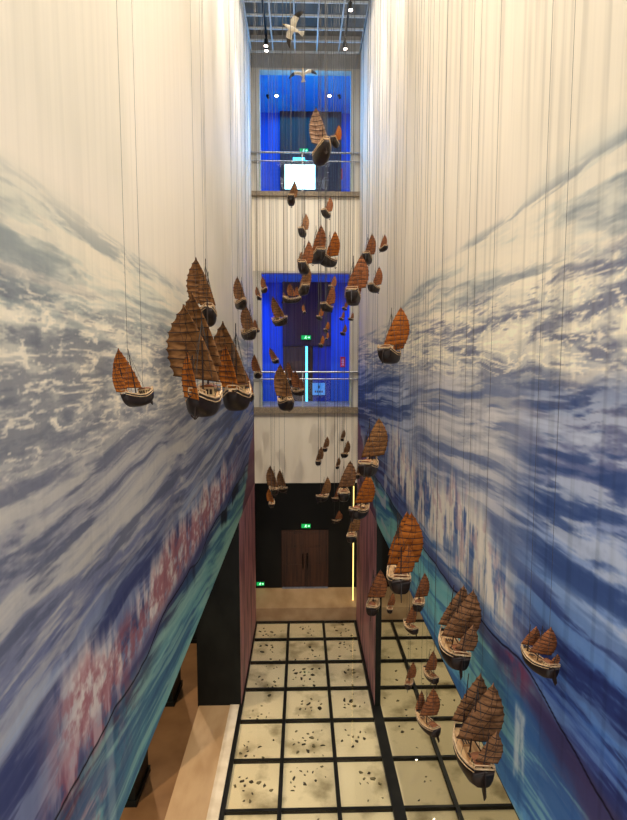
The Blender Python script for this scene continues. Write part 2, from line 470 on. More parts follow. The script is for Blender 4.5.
def paint_right(s, h):
    wob = (fbm(s * 0.45, h * 0.9, 101) - 0.5)
    hh = h + 0.28 * wob
    near = pal(hh, [(2.4, (241, 230, 210)), (1.60, (239, 228, 207)), (1.36, (214, 212, 198)), (0.9, (212, 210, 198)), (0.4, (214, 208, 194)),
                    (0.12, (190, 188, 184)), (-0.15, (122, 124, 146)), (-0.6, (116, 122, 154)), (-1.0, (146, 158, 190)), (-1.4, (150, 168, 202)),
                    (-1.9, (104, 136, 188)), (-2.4, (86, 122, 180)), (-2.75, (80, 98, 152)), (-2.95, (80, 76, 106)), (-3.3, (104, 124, 160)), (-4.3, (112, 166, 206))])
    mid = pal(hh, [(2.4, (241, 230, 210)), (1.50, (238, 226, 207)), (1.2, (212, 210, 196)), (0.5, (214, 208, 194)), (0.0, (194, 192, 186)),
                   (-0.3, (168, 168, 174)), (-0.9, (180, 180, 184)), (-1.5, (160, 166, 184)), (-2.0, (118, 140, 176)), (-2.7, (96, 128, 172)),
                   (-2.95, (96, 104, 140)), (-3.1, (134, 190, 190)), (-3.7, (136, 200, 200)), (-4.3, (112, 164, 204))])
    far = pal(hh, [(2.4, (240, 229, 211)), (0.5, (234, 222, 202)), (0.2, (180, 184, 188)), (-0.2, (130, 142, 172)), (-0.9, (86, 108, 166)),
                   (-1.6, (78, 92, 144)), (-2.4, (84, 92, 136)), (-3.0, (98, 102, 146)), (-3.3, (126, 184, 172)), (-4.3, (132, 192, 174))])
    k1 = sm(3.8, 5.2, s)[..., None]
    k2 = sm(7.5, 13.0, s)[..., None]
    c = (near * (1 - k1) + mid * k1) * (1 - k2) + far * k2
    c = mixc(c, (228, 218, 198), sm(1.5, 2.0, h) * sm(0.5, 0.75, fbm(s * 0.8, h * 0.35, 104)) * 0.6)
    edge = 1.50 + 0.06 * (fbm(s * 2.0, s * 0, 108) - 0.5) - 0.5 * sm(7, 13, s)
    upper = sm(0.03, -0.10, h - edge) * sm(0.3, 0.75, h)
    c = streaks(c, s, h, wob, upper, 109, (242, 230, 208), (150, 156, 160), -0.02, 0.75, 0.8)
    md = sm(1.0, 0.55, h) * sm(-0.40, 0.05, h)
    c = waves(c, s, h, wob, md, 121, (246, 234, 210), (116, 120, 140))
    low = sm(0.1, -0.35, h) * sm(-2.95, -2.7, h)
    soft = sm(4.0, 5.4, s) * sm(10, 8, s)
    c = streaks(c, s, h, wob, low * (1 - soft) * sm(-2.1, -1.5, h), 155, (196, 202, 214), (72, 90, 132), 0.07, 0.75, 0.75)
    c = streaks(c, s, h, wob, low * (1 - soft) * sm(-1.5, -2.1, h), 156, (122, 150, 192), (58, 66, 108), 0.07, 0.6, 0.85)
    c = streaks(c, s, h, wob, low * soft, 158, (214, 210, 208), (108, 120, 152), 0.07, 0.75, 0.75)
    dr = 0.55 * fbm(s * 8.0, h * 1.2, 171, 5, 0.65) + 0.45 * fbm(s * 2.4, h * 0.9, 173, 4, 0.6)
    top = -1.45 + 0.95 * (fbm(s * 1.5, s * 0, 175, 5, 0.65) - 0.5) - 0.45 * sm(6, 4.4, s) + 0.2 * sm(8, 11, s)
    band = sm(0.1, -0.5, h - top) * sm(-2.80, -2.45, h) * sm(13.5, 10.0, s) * sm(4.2, 5.2, s)
    c = mixc(c, (78, 104, 150), band * sm(0.52, 0.36, dr) * 0.6)
    c = mixc(c, (234, 226, 212), band * sm(0.40, 0.50, dr) * 0.95)
    c = mixc(c, (190, 164, 170), band * sm(0.52, 0.66, fbm(s * 6, h * 4, 182, 5, 0.6)) * 0.55)
    ln = -2.90 + 0.16 * (fbm(s * 1.0, s * 0, 191, 4) - 0.5) + 0.16 * np.exp(-((s - 4.4) / 0.7) ** 2) - 0.14 * sm(5.5, 9, s)
    d = h - ln
    teal = sm(0.02, -0.10, d)
    c = streaks(c, s, h, wob, teal, 195, (150, 196, 194), (70, 108, 158), 0.15, 0.6, 0.6)
    wn_ = fbm(s * 2.5, h * 3.0, 207, 4) - 0.5
    wedge = sm(0.0, -0.05, d) * sm(-0.42, -0.10, d - 0.20 * sm(4.4, 6.5, s) + 0.4 * wn_) * sm(7.0, 4.8, s)
    c = mixc(c, (84, 74, 106), wedge * 0.8)
    c = mixc(c, (140, 84, 108), wedge * sm(0.45, 0.1, np.abs(s - 4.55)) * sm(0.40, 0.62, fbm(s * 5, h * 4, 201, 5, 0.6)) * 0.8)
    bar = sm(0.14, 0.07, np.abs(s - 4.42)) * sm(-3.12, -3.22, h)
    c = mixc(c, (204, 212, 210), bar * 0.8 * sm(0.30, 0.55, fbm(s * 9, h * 3, 205, 5, 0.6)))
    blob = sm(0.46, 0.58, fbm(s * 1.0, s * 0, 199)) * sm(7, 8.5, s)
    c = mixc(c, (36, 38, 52), blob * sm(-0.26, -0.12, d) * sm(0.03, -0.02, d) * 0.6)
    c = mixc(c, (34, 28, 44), sm(0.018, 0.005, np.abs(d)) * 0.85)
    sh = sm(0.70, 0.76, vnoise(s * 2.2, h * 3.4, 211)) * sm(10.5, 11.5, s) * sm(-2.0, -2.4, h) * sm(-4.1, -3.8, h)
    c = mixc(c, (190, 192, 196), sh * 0.8)
    wn = sm(0.15, -0.15, (h + 4.2) - 0.50 * (s - 13.4) + 0.5 * (fbm(s * 3, h * 3, 203) - 0.5))
    c = mixc(c, (128, 86, 108), wn * 0.85 * sm(13.0, 13.5, s))
    return c


def mural_wall(name, X, side, zb, thick, paint):
    """side -1: left wall, faces +X; +1: right wall, faces -X"""
    a = np.linspace(0.8, 2.7, 24)[:-1]
    b = 1 / np.linspace(1 / 2.7, 1 / YF, 360)
    ss = np.concatenate([a, b])
    hb = zb - EYE
    hs = np.concatenate([np.arange(hb, 1.9, 0.0115), np.linspace(1.9, ZC - EYE, 60)])
    S, Hh = np.meshgrid(ss, hs)
    col = paint(S, Hh)
    # darker vertical streaks, stronger on the right wall
    body = sm(1.5, 0.2, Hh)[..., None]                 # depth of colour of the sea
    gray = col.mean(-1, keepdims=True)
    rich = gray + (col - gray) * 1.02
    rich = 140 + (rich - 140) * 1.20 - 3
    col = np.clip(col * (1 - body) + rich * body, 6, 250)
    dripn = fbm(S * 14.0, Hh * 0.35, 301, 3)
    col = col * (1 - (0.02 if side < 0 else 0.08) * sm(0.50, 0.75, dripn))[..., None]
    colL = np.where(col / 255 <= 0.04045, col / 255 / 12.92, ((col / 255 + 0.055) / 1.055) ** 2.4)
    ny, nx = S.shape
    V = np.stack([np.full(S.size, X), S.ravel(), Hh.ravel() + EYE], -1)
    idx = np.arange(S.size).reshape(ny, nx)
    q = np.stack([idx[:-1, :-1], idx[:-1, 1:], idx[1:, 1:], idx[1:, :-1]], -1).reshape(-1, 4)
    if side > 0:
        q = q[:, ::-1]
    x0, x1 = sorted((X + side * 0.004, X + side * thick))
    y0, y1, z0, z1 = 0.8, YF, zb, ZC
    bv = np.array([(x, y, z) for z in (z0, z1) for y in (y0, y1) for x in (x0, x1)])
    bf = np.array([(0, 2, 3, 1), (4, 5, 7, 6), (0, 1, 5, 4), (2, 6, 7, 3), (0, 4, 6, 2), (1, 3, 7, 5)]) + len(V)
    AV = np.concatenate([V, bv])
    AF = np.concatenate([q, bf])
    me = bpy.data.meshes.new(name)
    me.vertices.add(len(AV))
    me.vertices.foreach_set('co', AV.ravel())
    me.loops.add(AF.size)
    me.loops.foreach_set('vertex_index', AF.ravel())
    me.polygons.add(len(AF))
    me.polygons.foreach_set('loop_start', np.arange(0, AF.size, 4))
    mi = np.zeros(len(AF), int)
    mi[len(q):] = 1
    me.materials.append(MURAL)
    me.materials.append(M['black'])
    me.polygons.foreach_set('material_index', mi)
    me.update(calc_edges=True)
    at_ = me.color_attributes.new('paint', 'FLOAT_COLOR', 'POINT')
    rgba = np.ones((len(AV), 4))
    rgba[:len(V), :3] = colL.reshape(-1, 3)
    at_.data.foreach_set('color', rgba.ravel())
    o = bpy.data.objects.new(name, me)
    C.objects.link(o)
    return struct(o)


MURAL = bpy.data.materials.new('mural_paint')
MURAL.use_nodes = True
nt = MURAL.node_tree
pb = nt.nodes['Principled BSDF']
pb.inputs['Roughness'].default_value = 0.6
pb.inputs['Specular IOR Level'].default_value = 0.08
an = nt.nodes.new('ShaderNodeAttribute')
an.attribute_name = 'paint'
tc = nt.nodes.new('ShaderNodeTexCoord')
mp = nt.nodes.new('ShaderNodeMapping')
mp.inputs['Scale'].default_value = (1, 26, 0.5)
nz = nt.nodes.new('ShaderNodeTexNoise')
nz.inputs['Scale'].default_value = 1
nz.inputs['Detail'].default_value = 4
mr = nt.nodes.new('ShaderNodeMapRange')
mr.inputs[1].default_value = 0.3
mr.inputs[2].default_value = 0.7
mr.inputs[3].default_value = 0.97
mr.inputs[4].default_value = 1.02
mx = nt.nodes.new('ShaderNodeVectorMath')
mx.operation = 'SCALE'
nt.links.new(tc.outputs['Object'], mp.inputs[0])
nt.links.new(mp.outputs[0], nz.inputs['Vector'])
nt.links.new(nz.outputs['Fac'], mr.inputs[0])
nt.links.new(an.outputs['Color'], mx.inputs[0])
nt.links.new(mr.outputs[0], mx.inputs['Scale'])
nt.links.new(mx.outputs[0], pb.inputs['Base Color'])

ZB = 5.24
mural_wall('wall_left', XL, -1, ZB, 1.15, paint_left)
mural_wall('wall_right', XR, 1, ZB, 0.16, paint_right)

# piers that carry the far end of the mural walls down to the floor
for nm, x0, x1, y0, face in (('wall_left_pier', XL - 1.2, XL, 13.5, 'r'), ('wall_right_pier', XR, XR + 0.16, 13.4, 'l')):
    m = MB()
    m.box(x0, x1, y0, YF, 0.0, ZB - 0.002)
    o = m.build(nm, [M['pillar'], M['wine']])
    o.data.polygons[5 if face == 'r' else 4].material_index = 1
    struct(o)

# ------------------------------------------------------------------ far wall with its openings
Z = lambda y: float(zat(y, YF))
zt1, zb1 = Z(70.5), Z(192.5)           # top opening
zt2, zb2 = Z(273), Z(407)              # middle opening
zsl1, zsl2 = Z(197), Z(413)            # slab undersides
zlow = Z(483)                          # underside of the cream wall
xo0, xo1 = xat(261.5, 300, YF), xat(350, 300, YF)
m = MB()
m.box(XL, XR, YF, YF + 0.25, zlow, zsl2)
o = struct(m.build('wall_far_lower', M['cream']))
m = MB()
m.box(XL, XR, YF, YF + 0.25, zt2 + 0.07, zsl1)
for k in range(26):                                        # upright battens of the cladding
    xx = XL + 0.07 + k * (XR - XL - 0.14) / 25
    m.box(xx - 0.012, xx + 0.012, YF - 0.012, YF, zt2 + 0.07, zsl1)
struct(m.build('wall_far_middle', M['board']))
m = MB()
m.box(XL, XR, YF, YF + 0.25, zt1 + 0.07, ZC + 0.55)
struct(m.build('wall_far_upper', M['grey_plaster']))
for n, (zb, zt, zs) in enumerate(((zb2, zt2, zsl2), (zb1, zt1, zsl1))):
    fr = MB()
    fr.box(XL, xo0, YF, YF + 0.30, zb, zt + 0.07)
    fr.box(xo1, XR, YF, YF + 0.30, zb, zt + 0.07)
    fr.box(xo0, xo1, YF, YF + 0.30, zt, zt + 0.07)
    struct(fr.build('trim_%d' % (n + 1), M['jamb']))
    sl = MB()
    sl.box(XL, XR, YF - 0.14, YF + 0.30, zs, zb)
    struct(sl.build('trim_%d' % (n + 3), M['slab']))


def railing(zb, yr1, yr2, label):
    t = empty('gallery_railing', (0.16, YF - 0.07, zb))
    tag(t, label, 'railing', 'gallery railings')
    y = 0.0
    z1, z2 = Z(yr1) - zb, Z(yr2) - zb
    xa, xb = XL - 0.16 + 0.002, XR - 0.16 - 0.002
    m = MB()
    m.tube((xa, y, z1), (xb, y, z1), 0.032, n=12)
    m.build('top_rail', M['steel'], t)
    m = MB()
    m.tube((xa, y, z2), (xb, y, z2), 0.022, n=12)
    m.build('lower_rail', M['steel'], t)
    xs = [xa + 0.22, -0.12, xb - 0.22]
    for x in xs:
        m = MB()
        m.box(x - 0.02, x + 0.02, y - 0.012, y + 0.012, 0, z1)
        m.box(x - 0.05, x + 0.05, y - 0.04, y + 0.04, 0, 0.012)
        m.build('post', M['steel'], t)
    for xl_, xr_ in zip(xs[:-1], xs[1:]):
        m = MB()
        m.box(xl_ + 0.03, xr_ - 0.03, y - 0.005, y + 0.005, 0.08, z2 - 0.04)
        m.build('glass_pane', M['rail_glass'], t)


railing(zb2, 372, 379, 'steel and glass railing across the middle opening with the dark doors')
railing(zb1, 153.5, 162, 'steel and glass railing across the top opening in front of the bright screen')

# ------------------------------------------------------------------ rooms behind the openings

def room(zf, zc, depth, n):
    y0, y1 = YF + 0.30, YF + depth
    xa, xb = XL - 0.3, XR + 0.3
    struct(bx('wall_room_back_%d' % n, xa, xb, y1, y1 + 0.1, zf, zc, M['blue_wall']))
    struct(bx('wall_room_left_%d' % n, xa - 0.1, xa, y0, y1 + 0.1, zf, zc, M['blue_wall']))
    struct(bx('wall_room_right_%d' % n, xb, xb + 0.1, y0, y1 + 0.1, zf, zc, M['blue_wall']))
    struct(bx('floor_room_%d' % n, xa - 0.1, xb + 0.1, y0, y1 + 0.1, zf - 0.2, zf, M['grey_plaster']))
    struct(bx('ceiling_room_%d' % n, xa - 0.1, xb + 0.1, y0, y1 + 0.1, zc, zc + 0.1, M['blue_ceiling']))
    return y1


def exit_sign(loc, wd, ht, label, thick=0.05):
    t = empty('exit_sign', loc)
    tag(t, label, 'exit sign', 'green exit signs')
    m = MB()
    m.box(-wd / 2 - 0.012, wd / 2 + 0.012, 0, thick, -0.012, ht + 0.012)
    m.build('case', M['sign_case'], t)
    m = MB()
    m.box(-wd / 2, wd / 2, -0.006, 0, 0, ht)
    m.build('lit_panel', M['exit_green'], t)
    m = MB()                                        # running figure and arrow
    k = ht
    Yp = -0.008

    def bar(x0, z0, x1, z1, wdt):
        d = np.array([x1 - x0, 0, z1 - z0])
        L = np.linalg.norm(d)
        d = d / L
        nrm = np.array([-d[2], 0, d[0]])
        m.obox(((x0 + x1) / 2, Yp, (z0 + z1) / 2), d * L / 2, (0, 0.002, 0), nrm * wdt / 2)
    bar(-0.05 * k, 0.80 * k, 0.07 * k, 0.86 * k, 0.15 * k)
    bar(-0.03 * k, 0.70 * k, -0.12 * k, 0.42 * k, 0.14 * k)
    bar(-0.12 * k, 0.42 * k, 0.10 * k, 0.30 * k, 0.09 * k)
    bar(0.10 * k, 0.30 * k, 0.06 * k, 0.12 * k, 0.08 * k)
    bar(-0.12 * k, 0.42 * k, -0.34 * k, 0.20 * k, 0.09 * k)
    bar(-0.03 * k, 0.66 * k, 0.22 * k, 0.52 * k, 0.07 * k)
    bar(-0.05 * k, 0.66 * k, -0.28 * k, 0.52 * k, 0.07 * k)
    bar(0.42 * k, 0.5 * k, 0.85 * k, 0.5 * k, 0.12 * k)
    bar(0.85 * k, 0.5 * k, 0.68 * k, 0.68 * k, 0.10 * k)
    bar(0.85 * k, 0.5 * k, 0.68 * k, 0.32 * k, 0.10 * k)
    m.build('pictogram', M['exit_white'], t)
    return t


def red_sign(loc, wd, ht, label):
    t = empty('fire_notice', loc)
    tag(t, label, 'notice', 'red fire notices')
    m = MB()
    m.box(-wd / 2, wd / 2, -0.03, 0, 0, ht)
    m.build('panel', M['red_sign'], t)
    m = MB()
    for z0, z1 in ((0.62, 0.80), (0.40, 0.54), (0.16, 0.32)):
        m.box(-wd * 0.28, wd * 0.28, -0.034, -0.03, ht * z0, ht * (z0 + 0.05))
        m.box(-wd * 0.05, wd * 0.05, -0.034, -0.03, ht * z0, ht * z1)
        m.box(-wd * 0.24, wd * 0.24, -0.034, -0.03, ht * (z1 - 0.05), ht * z1)
    m.build('lettering', M['sign_white'], t)


# middle room
zf2, zc2 = zb2, zt2 + 0.15
D2 = 3.0
yb2 = room(zf2, zc2, D2, 1)
Yb = yb2 - 0.02


def P2(x, y, Y):
    p = at(x, y, Y)
    return float(p[0]), float(p[2])


x0, ztop = P2(282.5, 284, Yb)
x1, zmid = P2(331, 346, Yb)
pan = MB()
pan.box(x0, x1, Yb - 0.12, Yb, zmid, zc2 - 0.002)
for k in range(13):
    xx = x0 + (k + 0.5) * (x1 - x0) / 13
    pan.box(xx - 0.04, xx + 0.04, Yb - 0.14, Yb - 0.12, zmid, zc2 - 0.002)
o = struct(pan.build('wall_room_panelling_1', M['curtain']))
dr = empty('door_2', (0, Yb, zf2))
struct(dr)
xs = [P2(x, 390, Yb)[0] for x in (283, 305.6, 307.6, 313, 331)]
for (a, b, mt) in ((xs[0], xs[1], 'door_brown'), (xs[2], xs[3], 'door_wood'), (xs[3], xs[4], 'lit_doorway_blue')):  # last leaf stands in for the lit doorway
    m = MB()
    m.box(a + 0.01, b - 0.01, -0.07, -0.01, 0.002, zmid - zf2 - 0.01)
    m.box(a + 0.08, b - 0.08, -0.085, -0.07, 0.15, (zmid - zf2) * 0.42)
    m.box(a + 0.08, b - 0.08, -0.085, -0.07, (zmid - zf2) * 0.48, zmid - zf2 - 0.14)
    o = m.build('door_leaf', M[mt], dr)
m = MB()
m.box(xs[1], xs[2], -0.09, -0.03, 0.002, zmid - zf2 - 0.02)
o = m.build('light_strip', M['led_cyan'])
o.location = (0, Yb, zf2)
tag(o, 'upright cyan light strip between the doors of the middle room', 'light strip')
xs1, zs1 = P2(312.5, 395, Yb - 0.15)
xs2, zs2 = P2(325.5, 383, Yb - 0.15)
t = empty('door_sign', ((xs1 + xs2) / 2, Yb - 0.12, zs1))
tag(t, 'pale blue plate on the right door leaf of the middle room', 'sign')
m = MB()
m.box((xs1 - xs2) / 2, (xs2 - xs1) / 2, -0.012, 0.02, 0, zs2 - zs1)
m.build('plate', M['blue_sign'], t)
m = MB()
hh = zs2 - zs1
m.box(-0.03, 0.03, -0.016, -0.012, hh * 0.55, hh * 0.78)
for k in range(4):
    m.box(-0.17 + k * 0.09, -0.17 + k * 0.09 + 0.055, -0.016, -0.012, hh * 0.2, hh * 0.36)
m.build('lettering', M['curtain'], t)
ex, ez = P2(306, 339.5, Yb - 0.25)
exit_sign((ex, Yb - 0.21, ez), 0.40, 0.17, 'green exit sign over the doors of the middle room')
rx, rz = P2(343, 367, Yb - 0.1)
red_sign((rx, yb2 - 0.002, rz), 0.20, 0.42, 'red notice on the blue wall right of the middle room doors')

# top room
zf3, zc3 = zb1, float(zat(78, YF + 0.3))
D3 = 5.0
# ceiling of the room comes down behind the opening head
yb3 = YF + D3
zc3 = float(zat(113, yb3))
yb3 = room(zf3, zc3, D3, 2)
Yb = yb3 - 0.02
x0, _ = P2(280, 130, Yb)
x1, zz = P2(341, 160, Yb)
pan = MB()
pan.box(x0, x1, Yb - 0.12, Yb, zf3 + 0.002, zc3 - 0.002)
for k in range(16):
    xx = x0 + (k + 0.5) * (x1 - x0) / 16
    pan.box(xx - 0.04, xx + 0.04, Yb - 0.14, Yb - 0.12, zf3 + 0.002, zc3 - 0.002)
struct(pan.build('wall_room_panelling_2', M['grey_panel']))
Ys = YF + 2.2
xa, za = P2(285, 189, Ys)
xb_, zb_ = P2(315, 165, Ys)
za = max(za, zf3 + 0.3)
t = empty('display_screen', ((xa + xb_) / 2, Ys, zf3))
tag(t, 'bright white lit screen standing behind the top railing', 'screen')
m = MB()
m.box(-(xb_ - xa) / 2 - 0.03, (xb_ - xa) / 2 + 0.03, 0.0, 0.08, za - zf3 - 0.03, zb_ - zf3 + 0.03)
m.build('case', M['sign_case'], t)
m = MB()
m.box(-(xb_ - xa) / 2, (xb_ - xa) / 2, -0.01, 0.0, za - zf3, zb_ - zf3)
m.build('lit_face', M['screen'], t)
m = MB()
m.tube((0, 0.05, 0.02), (0, 0.05, za - zf3), 0.04)
m.box(-0.35, 0.35, -0.15, 0.25, 0, 0.03)
m.build('stand', M['sign_case'], t)
ex, ez = P2(304, 152.5, Yb - 0.2)
exit_sign((ex, Yb - 0.21, ez), 0.36, 0.16, 'green exit sign above the bright screen in the top room')
m = MB()
lx0, lz = P2(293, 160, Yb - 0.2)
lx1, lz1 = P2(305, 157.5, Yb - 0.2)
m.box(lx0, lx1, Yb - 0.2, Yb - 0.14, lz, lz1)
tag(m.build('light_bar', M['led_cyan']), 'small pale lit bar just above the bright screen', 'light bar')
rx, rz = P2(340, 178.5, Yb - 0.1)
red_sign((rx, yb3 - 0.002, rz), 0.22, 0.46, 'red notice on the blue wall right of the bright screen')
for k, (px, lab) in enumerate(((276.5, 'left recessed spotlight in the blue ceiling of the top room'), (329.5, 'right recessed spotlight in the blue ceiling of the top room'))):
    d = ray(px, 95)
    p = EYEP + d * ((zc3 - EYE) / d[2])
    t = empty('recessed_spotlight', (p[0], p[1], zc3 - 0.002))
    tag(t, lab, 'ceiling light', 'recessed spotlights of the top room')
    m = MB()
    m.tube((0, 0, 0), (0, 0, -0.03), 0.11, n=16)
    m.build('rim', M['steel'], t)
    m = MB()
    m.tube((0, 0, -0.03), (0, 0, -0.04), 0.075, n=16)
    m.build('lens', M['lens'], t)
for px, lab in ((267.5, 'small dark ceiling fitting left of the left recessed spotlight'), (339, 'small dark ceiling fitting right of the right recessed spotlight')):
    d = ray(px, 95)
    p = EYEP + d * ((zc3 - EYE) / d[2])
    m = MB()
    m.tube((0, 0, 0), (0, 0, -0.05), 0.06, n=12)
    m.tube((0, 0, -0.05), (0.04, -0.05, -0.14), 0.045, n=12)
    o = m.build('ceiling_fitting', M['track'])
    o.location = (p[0], p[1], zc3 - 0.002)
    tag(o, lab, 'ceiling fitting')

# ------------------------------------------------------------------ ground floor end: platform, dark wall, doors
YD = YF + 1.75
zp = float(zat(608, YF))
struct(bx('floor_platform', XL - 1.3, 8.0, YF, YD + 0.1, 0.0, zp, M['stone_light']))
struct(bx('wall_far_entrance', XL - 8.0, 8.0, YD, YD + 0.15, 0.0, ZB + 0.7, M['black']))
struct(bx('ceiling_entrance', XL - 8.0, 8.0, YF + 0.25, YD + 0.15, zlow + 0.3, zlow + 0.4, M['black']))
zd0, zd1 = float(zat(588.5, YD)), float(zat(531, YD))
xd0, xd1 = float(xat(283, 560, YD)), float(xat(327, 560, YD))
dr = struct(empty('door_1', ((xd0 + xd1) / 2, YD, zp)))
hw, hd = (xd1 - xd0) / 2, zd1 - zp
m = MB()
m.box(-hw - 0.05, -hw, -0.05, -0.001, 0, hd + 0.05)
m.box(hw, hw + 0.05, -0.05, -0.001, 0, hd + 0.05)
m.box(-hw, hw, -0.05, -0.001, hd, hd + 0.05)
m.build('door_frame', M['door_wood'], dr)
for s in (-1, 1):
    m = MB()
    a, b = sorted((s * 0.008, s * (hw - 0.005)))
    m.box(a, b, -0.035, -0.001, 0.05, hd - 0.005)
    for z0, z1 in ((0.12, 0.42), (0.46, 0.72), (0.76, 0.95)):
        m.box(a + 0.10, b - 0.10, -0.047, -0.035, hd * z0, hd * z1)
    lf = m.build('door_leaf', M['door_wood'], dr)
    m = MB()
    m.tube((s * 0.09, -0.10, hd * 0.36), (s * 0.09, -0.10, hd * 0.62), 0.03, n=10)
    for zz in (0.40, 0.58):
        m.tube((s * 0.09, -0.10, hd * zz), (s * 0.09, -0.03, hd * zz), 0.018, n=8)
    m.build('handle', M['bronze'], lf)
m = MB()
m.box(-hw - 0.04, hw + 0.04, -0.09, -0.001, 0.001, 0.05)
m.build('sill', M['metal_strip'], dr)
ex, ez = float(xat(306, 527.5, YD)), float(zat(527.5, YD))
exit_sign((ex, YD - 0.055, ez), 0.36, 0.16, 'green exit sign above the wooden double door on the ground floor')
ex, ez = float(xat(260.5, 584.5, YD)), float(zat(584.5, YD))
exit_sign((ex, YD - 0.055, ez), 0.30, 0.14, 'low green exit sign near the floor left of the wooden double door')
xl_, zl0, zl1 = float(xat(353.2, 560, YF + 0.6)), float(zat(592, YF + 0.6)), float(zat(488, YF + 0.6))
m = MB()
m.box(xl_ - 0.016, xl_ + 0.016, -0.02, 0.02, zp, zlow + 0.25)
o = m.build('light_strip', M['led_yellow'])
o.location = (0, YF + 0.6, 0)
tag(o, 'upright yellow light strip at the right edge of the dark entrance', 'light strip')

# ------------------------------------------------------------------ ground floor: stone, kerb, glass over sand
GX = [XL - 0.05, -0.49, 0.79, 2.06, 3.33, 4.60, 5.87]
GY = [YF - 0.02, 17.0, 15.62, 14.26, 12.90, 11.53, 10.13, 8.76, 7.40, 6.04]
ZS = -0.075
struct(bx('floor', -9.5, 9.0, -2.0, YD + 0.2, -0.6, -0.5, M['black']))
struct(bx('floor_sand', GX[0], GX[-1], GY[-1], GY[0], -0.5, ZS, M['sand']))
struct(bx('floor_stone_near', GX[0], 9.0, -2.0, GY[-1], -0.5, 0.0, M['stone_light']))
struct(bx('floor_stone_left', -9.5, XL - 1.17, -2.0, YD, -0.5, 0.0, M['stone_dark']))
struct(bx('floor_stone_strip', XL - 1.17, XL - 0.30, -2.0, 13.49, -0.5, 0.03, M['stone_light']))
struct(bx('trim_5', XL - 0.30, XL - 0.05, -2.0, 13.49, -0.5, 0.05, M['kerb']))
struct(bx('floor_pier_base', XL - 1.17, XL - 0.05, 13.49, YD, -0.5, 0.0, M['stone_dark']))
beams = MB()
for i, x in enumerate(GX):
    wd = 0.045 if i != 3 else 0.13
    x0, x1 = x - wd, x + wd
    if i == 0:
        x0, x1 = x, x + 0.10
    beams.box(x0, x1, GY[-1], GY[0], -0.5, 0.012)
for y in GY:
    for i in range(len(GX) - 1):
        w0 = 0.10 if i == 0 else (0.045 if i != 3 else 0.13)
        w1 = 0.045 if i != 2 else 0.13
        y0 = max(y - 0.03, GY[-1])
        y1 = min(y + 0.03, GY[0])
        beams.box(GX[i] + w0, GX[i + 1] - w1, y0, y1, -0.5, 0.012)
struct(beams.build('floor_grid', M['beam']))
for i in range(len(GX) - 1):
    for j in range(len(GY) - 1):
        w0 = 0.10 if i == 0 else (0.045 if i != 3 else 0.13)
        w1 = 0.045 if i != 2 else 0.13
        struct(bx('floor_glass', GX[i] + w0, GX[i + 1] - w1, GY[j + 1] + 0.03, GY[j] - 0.03, -0.014, 0.0, M['floor_glass']))

# shards lying on the sand under the glass
shard_meshes = []
for k in range(8):
    n = rnd.choice((6, 7, 8))
    m = MB()
    ang = sorted(rnd.uniform(0, 2 * PI) for _ in range(n))
    rr = [rnd.uniform(0.55, 1.0) for _ in range(n)]
    ax = rnd.uniform(0.45, 0.8)
    r0 = [(math.cos(a) * r_, math.sin(a) * r_ * ax, 0.0) for a, r_ in zip(ang, rr)]
    r1 = [(x * 0.9, y * 0.9, 0.32 + 0.1 * x) for x, y, z in r0]
    r2 = [(x * 0.55, y * 0.55, 0.42 + 0.1 * x) for x, y, z in r0]
    m.rings([r0, r1, r2], smooth=False)
    o = m.build('pottery_shard', M['shard'] if k % 3 else M['shard2'])
    shard_meshes.append(o)
cnt = 0
dense = {(1, 2): 15, (1, 4): 15, (1, 3): 9, (0, 4): 8, (0, 5): 10, (1, 5): 12, (0, 2): 9, (2, 1): 8, (1, 1): 6, (2, 4): 7, (2, 5): 6, (0, 3): 6}
for i in range(len(GX) - 2):
    for j in range(8):
        n = dense.get((i, j), 6 if i < 3 else 4) + (3 if i < 3 else 0)
        if i >= 4 and j > 3:
            continue
        cx0, cx1, cy0, cy1 = GX[i] + 0.22, GX[i + 1] - 0.22, GY[j + 1] + 0.16, GY[j] - 0.16
        fx, fy = rnd.uniform(cx0 + 0.2, cx1 - 0.2), rnd.uniform(cy0 + 0.15, cy1 - 0.15)
        used = []
        for q in range(n):
            for tr in range(40):
                if n > 8 and q < n * 0.6:
                    x, y = rnd.gauss(fx, 0.17), rnd.gauss(fy, 0.15)
                    sz = rnd.uniform(0.04, 0.10)
                else:
                    x, y = rnd.uniform(cx0, cx1), rnd.uniform(cy0, cy1)
                    sz = rnd.uniform(0.03, 0.075)
                x, y = min(max(x, cx0), cx1), min(max(y, cy0), cy1)
                if all(math.hypot(x - a, y - b) > sz + c + 0.004 for a, b, c in used):
                    break
            used.append((x, y, sz))
            if cnt < len(shard_meshes):
                o = shard_meshes[cnt]
            else:
                o = shard_meshes[rnd.randrange(8)].copy()
                C.objects.link(o)
            cnt += 1
            o.location = (x, y, ZS + 0.001)
            o.rotation_euler = (0, 0, rnd.uniform(0, 6.28))
            o.scale = (sz, sz, sz * 0.8)
            tag(o, 'small broken pottery piece lying on the pale sand under the glass floor', 'shard', 'pottery shards under the glass floor')

# dark pillars of the left aisle and the aisle shells
for yy in (10.3, 13.55, 16.8):
    m = MB()
    m.box(-4.6, -3.6, yy, yy + 0.95, 0.0, ZB - 0.02)
    m.box(-4.64, -3.56, yy - 0.04, min(yy + 0.99, YD - 0.01), 0.0, 0.12)
    struct(m.build('column', M['pillar']))
struct(bx('ceiling_aisle_left', -9.5, XL - 1.16, -2, YD, ZB, ZB + 0.2, M['black']))
struct(bx('ceiling_aisle_right', XR + 0.17, 9.0, -2, YD, ZB, ZB + 0.2, M['black']))
struct(bx('wall_aisle_left', -9.6, -9.5, -2, YD, -0.5, ZB, M['black']))
struct(bx('wall_aisle_right', 9.0, 9.1, -2, YD, -0.5, ZB, M['black']))

